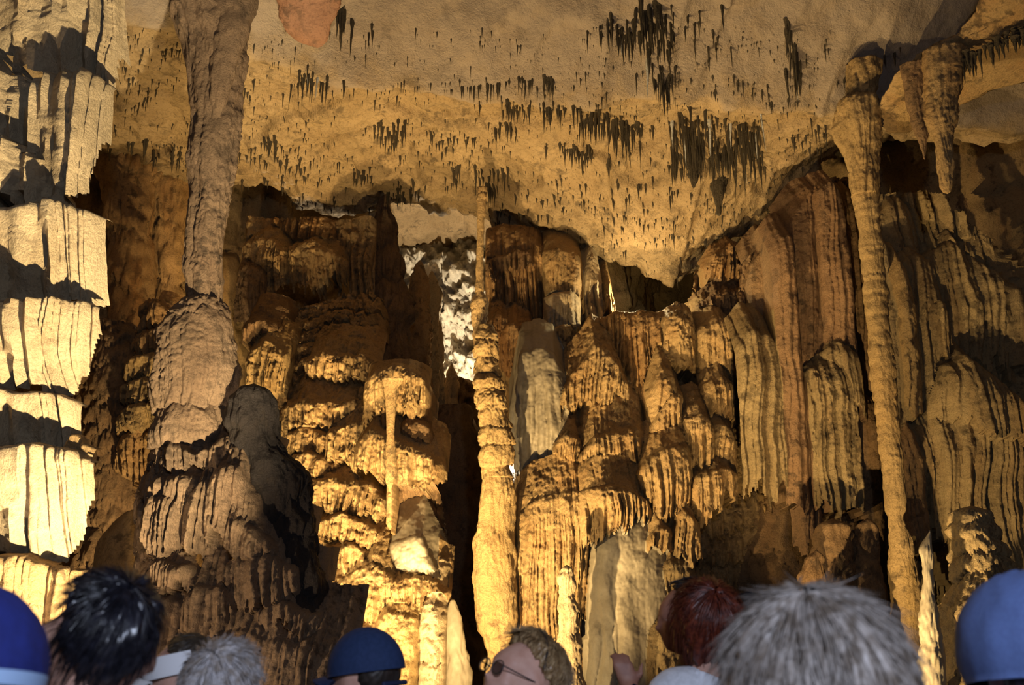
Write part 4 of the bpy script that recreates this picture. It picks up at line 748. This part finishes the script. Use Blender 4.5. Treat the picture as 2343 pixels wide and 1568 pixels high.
# ------------------------------------------------------------------ people
def simple(name, col, rough=.6, spec=.3, noise=None, sheen=0):
    m = bpy.data.materials.new(name); m.use_nodes = True; N = m.node_tree.nodes; L = m.node_tree.links; b = N['Principled BSDF']
    b.inputs['Roughness'].default_value = rough; b.inputs['Specular IOR Level'].default_value = spec
    if noise:
        tc = N.new('ShaderNodeTexCoord'); n = N.new('ShaderNodeTexNoise'); n.inputs['Scale'].default_value = noise[0]; n.inputs['Detail'].default_value = 4
        L.new(tc.outputs['Object'], n.inputs['Vector']); x = N.new('ShaderNodeMix'); x.data_type = 'RGBA'; x.inputs[6].default_value = (*col, 1); x.inputs[7].default_value = (*noise[1], 1)
        r = N.new('ShaderNodeMapRange'); r.inputs[1].default_value = .38; r.inputs[2].default_value = .62; L.new(n.outputs[0], r.inputs[0]); L.new(r.outputs[0], x.inputs[0]); L.new(x.outputs[2], b.inputs['Base Color'])
        bp = N.new('ShaderNodeBump'); bp.inputs['Strength'].default_value = .15; bp.inputs['Distance'].default_value = .004; L.new(n.outputs[0], bp.inputs['Height']); L.new(bp.outputs[0], b.inputs['Normal'])
    else: b.inputs['Base Color'].default_value = (*col, 1)
    return m
SKIN = simple('skin', (.62, .36, .27), .5, .35, (30, (.54, .29, .21)))
SKIN_D = simple('ruddy_skin', (.42, .20, .13), .5, .35, (30, (.34, .15, .10)))
def capsule(p0, p1, r0, r1, n=12):
    p0, p1 = np.array(p0, float), np.array(p1, float); ax = p1 - p0; l = np.linalg.norm(ax); ax = ax / l if l > 1e-6 else np.array([0, 0, 1.])
    u = np.cross(ax, [1, 0, 0] if abs(ax[0]) < .8 else [0, 1, 0]); u /= np.linalg.norm(u); v = np.cross(ax, u)
    rows = []
    for a in np.linspace(-math.pi / 2, 0, 5)[1:]: rows.append((p0 + ax * r0 * math.sin(a), r0 * math.cos(a)))
    for a in np.linspace(0, math.pi / 2, 5)[:-1]: rows.append((p1 + ax * r1 * math.sin(a), r1 * math.cos(a)))
    th = np.linspace(0, 2 * math.pi, n, endpoint=False)
    V = [c + r * (math.cos(t) * u + math.sin(t) * v) for c, r in rows for t in th]
    V += [p0 - ax * r0, p1 + ax * r1]; k = len(rows) * n
    F = [tuple(f) for f in grid_faces(len(rows), n, True)]
    F += [(k, (j + 1) % n, j) for j in range(n)] + [(k + 1, (len(rows) - 1) * n + j, (len(rows) - 1) * n + (j + 1) % n) for j in range(n)]
    return np.array(V), F
def ell(c, r, n=16, m=12, rot=None):
    th = np.linspace(0, 2 * math.pi, n, endpoint=False); ph = np.linspace(-math.pi / 2, math.pi / 2, m)[1:-1]
    V = np.array([(math.cos(p) * math.cos(t), math.cos(p) * math.sin(t), math.sin(p)) for p in ph for t in th] + [(0, 0, -1), (0, 0, 1)]) * np.array(r)
    if rot is not None: V = V @ np.array(rot).T
    k = (m - 2) * n; F = [tuple(f) for f in grid_faces(m - 2, n, True)] + [(k, (j + 1) % n, j) for j in range(n)] + [(k + 1, (m - 3) * n + j, (m - 3) * n + (j + 1) % n) for j in range(n)]
    return V + np.array(c), F
def merge(shapes):
    VV, FF, n = [], [], 0
    for V, F in shapes:
        VV.append(V); FF += [tuple(int(i) + n for i in f) for f in F]; n += len(V)
    return np.vstack(VV), FF
def remesh(shapes, voxel, it=4):
    """join closed shapes into one continuous skin"""
    V, F = merge(shapes); me = bpy.data.meshes.new('tmp'); me.from_pydata(V.tolist(), [], F); o = bpy.data.objects.new('tmp', me); COL.objects.link(o)
    m = o.modifiers.new('r', 'REMESH'); m.mode = 'VOXEL'; m.voxel_size = voxel; m.use_smooth_shade = True
    s = o.modifiers.new('s', 'SMOOTH'); s.factor = .5; s.iterations = it
    dg = bpy.context.evaluated_depsgraph_get(); out = bpy.data.meshes.new_from_object(o.evaluated_get(dg)); bpy.data.objects.remove(o); bpy.data.meshes.remove(me)
    return out
def rotm(yaw=0, pitch=0, roll=0):
    from mathutils import Euler
    return np.array(Euler((math.radians(pitch), math.radians(roll), math.radians(yaw)), 'XYZ').to_matrix())
def attach(name, me, mat, parent):
    if mat and not me.materials: me.materials.append(mat)
    elif mat: me.materials[0] = mat
    me.polygons.foreach_set('use_smooth', np.full(len(me.polygons), True))
    o = bpy.data.objects.new(name, me); COL.objects.link(o); o.parent = parent; TRI[0] += 2 * len(me.polygons); return o
def from_shapes(name, shapes, mat, parent):
    V, F = merge(shapes); me = bpy.data.meshes.new(name); me.from_pydata(V.tolist(), [], F); return attach(name, me, mat, parent)

class Person:
    """local frame: feet at the origin, facing +Y, head turned by its own yaw / pitch / roll about the neck"""
    def __init__(self, label, px, py_top, Y, yaw, head=(0, 0, 0), voxel=.024, skin=None, shirt=(.1, .1, .12), trousers=(.05, .05, .07), hs=1.0, pose='down', arms=None, female=False, curl=25, ear=1.0):
        p = W(px, py_top, Y); self.H = float(p[2]); H = self.H
        self.root = thing('person', label, 'person', (float(p[0]), Y, 0.0), 'visitors looking into the cave')
        self.root.rotation_euler = (0, 0, math.radians(yaw)); self.skin = skin or SKIN; self.hs = hs
        self.hc = np.array([0, .02, H - .118 * hs]); self.piv = np.array([0, -.015, H - .23 * hs]); self.HR = rotm(*head)
        hp = self.hp
        hd = []
        def he(c, r, rot=None):
            R = self.HR if rot is None else self.HR @ rot
            hd.append(ell(hp(c), np.array(r) * hs, 18, 12, R))
        he((0, -.012, .018), (.074, .094, .088)); he((0, .030, -.045), (.060, .062, .072)); he((0, .052, -.082), (.034, .036, .026)); he((0, .052, .02), (.056, .04, .045))
        he((0, .094, -.026), (.011, .018, .017)); he((0, .088, -.006), (.008, .014, .024)); he((.009, .092, -.033), (.008, .010, .007)); he((-.009, .092, -.033), (.008, .010, .007))
        he((0, .080, .014), (.044, .014, .009)); he((0, .084, -.058), (.024, .010, .006)); he((0, .081, -.068), (.020, .010, .006)); he((.036, .062, -.028), (.02, .024, .02)); he((-.036, .062, -.028), (.02, .024, .02))
        for s in (-1, 1):
            eo = .013 * (ear - 1) / .25; he((s * (.078 + eo), -.008, -.014), (.008 + eo * .5, .024 * ear, .034 * ear), rotm(s * -25)); he((s * (.076 + eo), -.002, -.040), (.008 + eo * .4, .013, .014 * ear)); he((s * (.083 + eo * 1.2), -.022, -.006), (.007, .008, .026 * ear), rotm(s * -25))
        hd.append(capsule(hp((0, -.012, -.05)), (0, -.028, H - .275 * hs), .056 * hs, .060))
        sh = H - .315; sw = .155 if female else .18; wd = .9 if female else 1.0
        tor = [capsule((-sw * .72, -.02, sh), (sw * .72, -.02, sh), .075, .075), ell((0, -.01, sh - .14), (.17 * wd, .115, .2)), ell((0, 0, sh - .34), (.145 * wd, .11, .18)), ell((0, -.01, H * .5), (.165, .12, .13)), capsule((0, -.03, sh + .03), (0, -.028, sh + .075), .075, .056)]
        legs = []
        for s in (-1, 1):
            legs += [capsule((s * .085, 0, H * .48), (s * .095, .01, H * .28), .085, .058), capsule((s * .095, .01, H * .28), (s * .1, -.01, .08), .055, .037), capsule((s * .1, -.03, .04), (s * .11, .14, .035), .036, .032)]
        arm = []; hands = []; slv = []
        for s in (-1, 1):
            if arms and s in arms: el, wr, hv = [np.array(q) for q in arms[s]]
            else: el, wr, hv = np.array((s * (sw + .07), -.03, sh - .28)), np.array((s * (sw + .06), .05, sh - .52)), np.array((0, .12, -1.0))
            shp = np.array((s * sw, -.02, sh)); arm += [capsule(shp, el, .052, .042), capsule(el, wr, .042, .029)]; slv += [(shp, el, .060, .052), (el, el + (wr - el) * .94, .052, .040)]
            hands += self.hand(wr, hv, s, curl if arms and s in arms else 25)
        self.shapes_body = hd + tor + legs + arm + hands
        me = remesh(self.shapes_body, voxel); self.body = attach('body', me, self.skin, self.root)
        g = .013
        def inf(sh_): return sh_
        tr = [capsule((-sw * .72, -.02, sh), (sw * .72, -.02, sh), .075 + g, .075 + g), ell((0, -.01, sh - .14), (.17 * wd + g, .115 + g, .2 + g)), ell((0, 0, sh - .34), (.145 * wd + g, .11 + g, .19)), ell((0, -.01, H * .5 + .03), (.165 + g, .12 + g, .12))] + [capsule(*q) for q in slv]
        self.shirt_mat = simple('cloth', shirt, .8, .2, (60, tuple(v * .85 for v in shirt)))
        self.shirt = attach('top_garment', remesh(tr, .024), self.shirt_mat, self.root)
        lg = []
        for s in (-1, 1): lg += [capsule((s * .085, 0, H * .48), (s * .095, .01, H * .28), .1, .075), capsule((s * .095, .01, H * .28), (s * .1, -.01, .09), .073, .06)]
        lg += [ell((0, -.01, H * .5 - .02), (.178, .135, .11))]
        attach('trousers', remesh(lg, .032), simple('trouser_cloth', trousers, .85, .2), self.root)
        for s in (-1, 1): from_shapes('shoe', [capsule((s * .1, -.035, .045), (s * .115, .15, .042), .044, .040)], simple('shoe_leather', (.03, .025, .02), .5), self.root)
        self.sh = sh
    def hp(self, c): return (self.HR @ (np.array(c) * self.hs + self.hc - self.piv)) + self.piv
    def hand(self, wr, hv, s, curl=25):
        """palm, four unequal bent fingers, thumb off the side of the palm"""
        hv = hv / np.linalg.norm(hv); side = np.cross(hv, (0, 0, 1.0)) if abs(hv[2]) < .9 else np.array((0, 1.0, 0)); side = side / np.linalg.norm(side); nrm = np.cross(side, hv) * s
        out = []
        for k in (-1, 0, 1): out.append(capsule(wr + side * k * .012, wr + hv * .085 + side * k * .026, .018, .013))
        for k, L in zip((-1.5, -.5, .5, 1.5), (.062, .078, .082, .07)):
            p = wr + hv * .088 + side * k * .0185; d = hv + side * k * .04
            for j in range(3):
                a = math.radians(curl * (j + .6)); dd = d * math.cos(a) - nrm * math.sin(a); q = p + dd * L * (.42, .32, .26)[j]; out.append(capsule(p, q, .0088 - .0008 * j, .0082 - .0009 * j, 9)); p = q
        b = wr + hv * .025 - side * .025; m = b + (hv * .6 - side * .75) * .045; out += [capsule(b, m, .013, .0105), capsule(m, m + (hv * .9 - side * .25 - nrm * .2) * .042, .0105, .008)]
        return out
    def eyes(self):
        for s in (-1, 1):
            e = from_shapes('eye', [ell(self.hp((s * .031, .066, .0)), np.array((.0125, .0125, .0115)) * self.hs, 12, 8)], EYE, self.root)
            from_shapes('iris', [ell(self.hp((s * .031, .0765, .0)), np.array((.0055, .003, .0055)) * self.hs, 10, 6)], IRIS, e)
    def hair(self, mat, crown=(0, -.045, .06), front=58, side=92, back=128, thick=.014, strands=420, length=.03, wave=.006, seed=1, na=130, nr=34, poof=0.0, lift=.004, droop=0.0, part=0.0):
        """hair as one shell combed from the crown outward plus loose strands along it"""
        r = np.random.RandomState(seed)
        C = np.array((0, -.012, .018)); RAD = np.array((.074, .094, .088)) + thick
        cr = np.array(crown) - C; cr = cr / RAD; cr /= np.linalg.norm(cr)
        e1 = np.cross(cr, (1, 0, 0)); e1 /= np.linalg.norm(e1); e2 = np.cross(e1, cr)     # e1 ~ forwards
        if e1[1] < 0: e1, e2 = -e1, -e2
        def lim(az):   # polar reach for azimuth az (0 front)
            c = np.cos(az); f = np.clip(c, 0, 1); b = np.clip(-c, 0, 1); sd = 1 - np.abs(c)
            return np.radians(front * f + back * b + side * sd * 1.0 + (side - (front if True else 0)) * 0)
        def pt(az, pol, off):
            d = np.cos(pol)[..., None] * cr + np.sin(pol)[..., None] * (np.cos(az)[..., None] * e1 + np.sin(az)[..., None] * e2)
            p = C + d * (RAD + off[..., None] + poof * np.clip(-d[..., 1:2] + .3, 0, 1))
            low = np.clip(pol - math.radians(95), 0, 3)[..., None]
            p = p - low * np.array((0, 0, .06)) * (1 + droop) - low * d * .02 * (1 - min(1, droop))
            return p
        u, t = np.meshgrid(np.linspace(0, 2 * math.pi, na, endpoint=False), np.linspace(0.02, 1, nr))
        jag = .13 * np.abs(pn(np.cos(u) * 5, np.sin(u) * 5, 0 * u, seed)) + .05 * r.rand(na)[None, :]
        sw = u + part * t + .25 * pn(np.cos(u) * 1.5, np.sin(u) * 1.5, t * 2, seed + 4)
        pol = t * lim(u) * (1 - jag * sstep(.5, 1, t))
        off = wave * (ridge(pn(np.cos(sw) * 7, np.sin(sw) * 7, t * 1.6, seed + 1)) + .7 * ridge(pn(np.cos(sw) * 19, np.sin(sw) * 19, t * 2.2, seed + 2)) - .6) * sstep(0, .25, t) + .012 * fbm(np.cos(u) * 1.4, np.sin(u) * 1.4, t * 2, 2, seed + 3) * min(1.5, wave / .006) - thick * .85 * sstep(.8, 1, t)
        P = pt(u, pol, off); P2 = pt(u, pol, off * 0 - thick * 1.6)
        V = np.concatenate([P.reshape(-1, 3), P2.reshape(-1, 3)]); F1 = grid_faces(nr, na, True); F = [tuple(f) for f in F1] + [tuple(f[::-1] + nr * na) for f in F1]
        j = np.arange(na); j2 = (j + 1) % na; bb = (nr - 1) * na; F += [tuple(q) for q in np.stack([bb + j, bb + j2, nr * na + bb + j2, nr * na + bb + j], -1)]
        V = [V]; n = 2 * nr * na; ns = 7
        for q in range(strands):
            az = r.uniform(0, 2 * math.pi); L0 = lim(np.array(az)); t0 = r.uniform(.05, .8); t1 = min(1.08, t0 + r.uniform(.25, .55)); tt = np.linspace(t0, t1, ns)
            az_ = az + part * tt + r.normal() * .10 * np.linspace(0, 1, ns) + .05 * np.sin(np.linspace(0, 4, ns) + r.rand() * 6); of = wave * .6 + lift * np.linspace(.1, 1, ns) * r.uniform(0, 2.2) + length * np.linspace(0, 1, ns) ** 3 * r.uniform(-.05, .5)
            c = pt(az_, tt * L0, of); tg = np.gradient(c, axis=0); tg /= np.linalg.norm(tg, axis=1)[:, None] + 1e-9; nb = np.cross(tg, c - C); nb /= np.linalg.norm(nb, axis=1)[:, None] + 1e-9; nn_ = np.cross(nb, tg)
            rr = r.uniform(.0011, .0024) * (1 - np.linspace(0, 1, ns) ** 2 * .85)
            ring = np.stack([c + (nb * math.cos(a) + nn_ * math.sin(a) * .6) * rr[:, None] for a in (0, 2.09, 4.19)], 1).reshape(-1, 3)
            F += [tuple(f + n) for f in grid_faces(ns, 3, True)]; V.append(ring); n += len(ring)
        V = np.vstack(V); V = ((V * self.hs + self.hc - self.piv) @ self.HR.T) + self.piv
        me = bpy.data.meshes.new('hair'); me.from_pydata(V.tolist(), [], [tuple(int(i) for i in f) for f in F]); return attach('hair', me, mat, self.root)
    def shell(self, name, mat, pol_max, grow, a0=0, a1=360, n=64, m=22, C=(0, -.012, .018), squash=1.0, tilt=-8, thick=.004, parent=None, seam=0.0, wr=0.0, pol_min=0.0):
        """hat crown: thick dome over the skull"""
        az, pl = np.meshgrid(np.radians(np.linspace(a0, a1, n)), np.radians(np.linspace(pol_min + .01, pol_max, m)))
        RAD = np.array((.074, .094, .088)) + grow
        def P(off):
            o = off + seam * -np.abs(np.sin(az * 3)) ** .2 * 0 - seam * (np.abs(np.sin(az * 3)) < .06) + wr * fbm(np.cos(az) * 3, np.sin(az) * 3, pl * 2.5, 2, 5)
            d = np.stack([np.sin(pl) * np.sin(az), np.sin(pl) * np.cos(az), np.cos(pl) * squash], -1); return (d * (RAD + o[..., None])) @ rotm(0, tilt).T + np.array(C)
        A, B = P(0 * az).reshape(-1, 3), P(0 * az - thick).reshape(-1, 3); F1 = grid_faces(m, n); k = n * m
        F = [tuple(f[::-1]) for f in F1] + [tuple(f + k) for f in F1] + [((m - 1) * n + j, (m - 1) * n + j + 1, k + (m - 1) * n + j + 1, k + (m - 1) * n + j) for j in range(n - 1)]
        V = ((np.vstack([A, B]) * self.hs + self.hc - self.piv) @ self.HR.T) + self.piv
        me = bpy.data.meshes.new(name); me.from_pydata(V.tolist(), [], [tuple(int(i) for i in f) for f in F]); return attach(name, me, mat, parent or self.root)
    def brim(self, name, mat, z=.035, y0=.085, length=.075, half=.078, drop=.02, parent=None):
        u, t = np.meshgrid(np.linspace(-1, 1, 25), np.linspace(0, 1, 10)); x = half * u * (1 - .12 * t); yb = y0 * np.sqrt(np.maximum(0, 1 - (u * .93) ** 2)); y = yb + length * t * np.sqrt(np.maximum(0, 1 - u ** 2 * .8)); zz = z - drop * t - .018 * u ** 2
        A = np.stack([x, y, zz], -1).reshape(-1, 3); B = A - np.array((0, 0, .004)); F1 = grid_faces(10, 25); k = len(A)
        F = [tuple(f) for f in F1] + [tuple(f[::-1] + k) for f in F1]; edge_i = [i for i in range(25)] + [25 * j + 24 for j in range(1, 10)] + [225 + i for i in range(23, -1, -1)] + [25 * j for j in range(8, 0, -1)]
        F += [(edge_i[i], edge_i[(i + 1) % len(edge_i)], edge_i[(i + 1) % len(edge_i)] + k, edge_i[i] + k) for i in range(len(edge_i))]
        V = ((np.vstack([A, B]) * self.hs + self.hc - self.piv) @ self.HR.T) + self.piv
        me = bpy.data.meshes.new(name); me.from_pydata(V.tolist(), [], [tuple(int(i) for i in f) for f in F]); return attach(name, me, mat, parent or self.root)
    def put(self, name, shapes, mat, parent=None):
        V, F = merge(shapes); V = ((V * self.hs + self.hc - self.piv) @ self.HR.T) + self.piv
        me = bpy.data.meshes.new(name); me.from_pydata(V.tolist(), [], F); return attach(name, me, mat, parent or self.root)
EYE = simple('eye_white', (.75, .72, .68), .2, .5); IRIS = simple('iris', (.06, .04, .03), .15, .6)
def hairmat(name, a, b, rough=.38): return simple(name, a, rough, .5, (55, b))

# dark-blue cap cut by the left edge
p = Person('person in a dark blue cap cut off by the left edge', -62, 1352, 1.35, 8, shirt=(.03, .05, .25))
p.hair(hairmat('dark_brown_hair', (.03, .02, .015), (.05, .035, .03)), strands=0, thick=.006, wave=.002, seed=60)
navy = simple('navy_cloth', (.02, .03, .18), .8, .2, (80, (.018, .026, .15)))
c_ = p.shell('cap', navy, 97, .022, wr=.003); p.shell('cap_band', simple('pale_blue_band', (.35, .5, .75), .6), 101, .0235, pol_min=92, parent=c_); p.brim('brim', navy, parent=c_)
# black-haired person
p = Person('black-haired person seen from behind with head tilted, lower left', 203, 1308, 1.76, 22, head=(0, 4, 14), shirt=(.45, .35, .33), hs=.97, ear=1.3)
p.hair(hairmat('black_hair', (.006, .006, .009), (.018, .018, .026), .30), crown=(.01, -.05, .075), front=70, side=70, back=118, thick=.013, strands=700, wave=.009, seed=61, length=.025)
# white visor
p = Person('person facing left in a white sun visor beside the grey-haired head', 446, 1446, 2.8, 84, head=(0, -4, 0), shirt=(.5, .5, .55))
p.hair(hairmat('dark_hair', (.03, .022, .016), (.06, .045, .03)), seed=62, strands=60, thick=.008, wave=.003, length=.0, lift=.001)
wv = simple('white_visor_cloth', (.80, .80, .82), .7, .2); v_ = p.shell('visor', wv, 92, .017, pol_min=62, a0=-120, a1=120); p.brim('brim', wv, z=.02, y0=.105, length=.085, drop=.05, half=.085, parent=v_)
# grey man
p = Person('grey-haired person seen from behind beside the white visor', 515, 1470, 2.26, -6, shirt=(.25, .27, .32), hs=1.0)
p.hair(hairmat('silver_hair', (.50, .47, .47), (.28, .23, .19), .45), front=60, side=90, back=122, strands=800, thick=.012, seed=63, part=.5, wave=.005)
# blue baseball cap
p = Person('person facing left in a navy baseball cap below the brown mound', 846, 1449, 2.95, 62, shirt=(.08, .09, .12))
p.hair(hairmat('brown_black_hair', (.02, .015, .012), (.04, .03, .025)), seed=64, strands=0, thick=.006, wave=.002, back=132, side=80)
cb = simple('navy_cap_cloth', (.025, .045, .12), .8, .2, (90, (.02, .038, .10))); c_ = p.shell('cap', cb, 93, .020, squash=1.08, seam=.002); p.brim('brim', cb, z=.012, parent=c_)
p.put('button', [ell((0, -.025, .128), (.008, .008, .005))], cb, c_); p.put('strap', [capsule((-.05, -.108, -.012), (.05, -.108, -.012), .007, .007)], simple('cap_strap', (.02, .03, .08), .7), c_)
# glasses woman
p = Person('blond short-haired person with glasses turned towards the camera', 1168, 1452, 2.75, 122, head=(0, 24, -4), voxel=.012, shirt=(.35, .3, .32), female=True, hs=1.0)
p.hair(hairmat('blond_hair', (.42, .28, .14), (.24, .14, .06), .42), crown=(0, -.03, .08), front=58, side=92, back=122, thick=.019, strands=700, wave=.008, seed=65); p.eyes()
gm = simple('dark_spectacle_frame', (.03, .03, .035), .25, .6); lens = simple('spectacle_lens', (.95, .96, 1.0), .02, .5); lens.node_tree.nodes['Principled BSDF'].inputs['Transmission Weight'].default_value = 1.0; lens.node_tree.nodes['Principled BSDF'].inputs['IOR'].default_value = 1.08
def ring(c, rx, rz, r, n=22):
    a = np.linspace(0, 2 * math.pi, n, endpoint=False); P = np.stack([c[0] + rx * np.cos(a), 0 * a + c[1], c[2] + rz * np.sin(a)], -1); return [capsule(P[i], P[(i + 1) % n], r, r, 6) for i in range(n)]
g_ = p.put('glasses', ring((-.032, .100, -.002), .024, .017, .0018) + ring((.032, .100, -.002), .024, .017, .0018) + [capsule((-.008, .102, .002), (.008, .102, .002), .0016, .0016, 6)] + [capsule((s * .056, .098, .004), (s * .082, -.01, .0), .0016, .0016, 6) for s in (-1, 1)], gm)
for s in (-1, 1): p.put('lens', [ell((s * .032, .100, -.002), (.023, .0012, .016))], lens, g_)
p.put('hair_band', [capsule((math.sin(a) * .096, .012, .02 + math.cos(a) * .112), (math.sin(a + .12) * .096, .012, .02 + math.cos(a + .12) * .112), .0035, .0035, 6) for a in np.linspace(-1.4, 1.3, 24)], simple('dark_band', (.03, .025, .025), .3))
# profile person with raised hand
H8 = float(W(1588, 1327, 3.75)[2])
p = Person('dark-haired person in profile facing left with one hand raised', 1588, 1327, 3.75, 88, head=(0, -6, 0), voxel=.011, skin=SKIN_D, shirt=(.012, .014, .03),
           arms={-1: ((-.20, .11, H8 - .54), (-.06, .245, H8 - .365), (.05, .28, 1.0))}, hs=1.06, curl=55)
p.hair(hairmat('near_black_hair', (.010, .008, .007), (.03, .025, .022), .33), front=64, side=90, back=122, strands=350, seed=66); p.eyes()
# auburn woman
p = Person('auburn-haired person in a white ribbed collar seen from behind', 1614, 1346, 3.3, 10, head=(0, 4, 0), shirt=(.78, .80, .85), female=True, hs=1.02)
p.hair(hairmat('auburn_hair', (.17, .035, .016), (.07, .014, .009), .36), front=66, side=112, back=140, thick=.030, strands=900, wave=.011, seed=67, droop=.2, length=.03)
rib = simple('white_rib_knit', (.80, .82, .88), .8, .2)
a = np.linspace(0, 2 * math.pi, 96, endpoint=False); rows_ = []
for i, t in enumerate(np.linspace(0, 1, 10)):
    rr_ = .074 + .055 * t ** 1.6; rad = rr_ + .0022 * np.cos(a * 30); rows_.append(np.stack([rad * 1.15 * np.cos(a), rad * np.sin(a) - .028, np.full(96, p.H - .255 - .065 * t) + .012 * np.cos(a * 3 + 1)], -1))
Vc = np.concatenate(rows_); Vi = Vc * np.array((.965, .965, 1)); Fc = grid_faces(10, 96, True); k_ = len(Vc)
me = bpy.data.meshes.new('collar'); me.from_pydata(np.vstack([Vc, Vi]).tolist(), [], [tuple(int(q) for q in f[::-1]) for f in Fc] + [tuple(int(q) + k_ for q in f) for f in Fc] + [(j, (j + 1) % 96, k_ + (j + 1) % 96, k_ + j) for j in range(96)]); attach('ribbed_collar', me, rib, p.root)
# man behind
p = Person('short dark-haired person with visible ear beyond the auburn hair', 1716, 1357, 4.5, 52, ear=1.15, shirt=(.05, .05, .10))
p.hair(hairmat('short_dark_hair', (.03, .024, .022), (.05, .045, .05), .5), front=58, side=78, back=112, thick=.008, strands=500, wave=.003, seed=68, length=.012)
# bushy grey
p = Person('bushy grey-haired person seen from behind, large at lower right', 1860, 1402, 1.5, 4, shirt=(.3, .3, .35), hs=1.02)
p.hair(hairmat('bushy_grey_hair', (.34, .30, .27), (.14, .11, .085), .48), crown=(-.01, -.035, .09), front=80, side=112, back=150, thick=.038, strands=1500, wave=.014, seed=69, poof=.006, droop=.2, length=.05, lift=.006)
# blue hat
p = Person('person in a plain blue hat cut off by the right edge', 2352, 1356, 1.82, -10, shirt=(.10, .16, .45))
bl = simple('blue_hat_cloth', (.11, .17, .38), .85, .2, (120, (.10, .15, .34)))
p.hair(hairmat('brown_hair', (.05, .03, .02), (.08, .05, .03)), strands=0, thick=.006, wave=.002, seed=70)
p.shell('hat', bl, 112, .050, wr=.004, squash=1.0)
print('TRIANGLES formations+people', TRI[0], 'stalactites', len(cl))
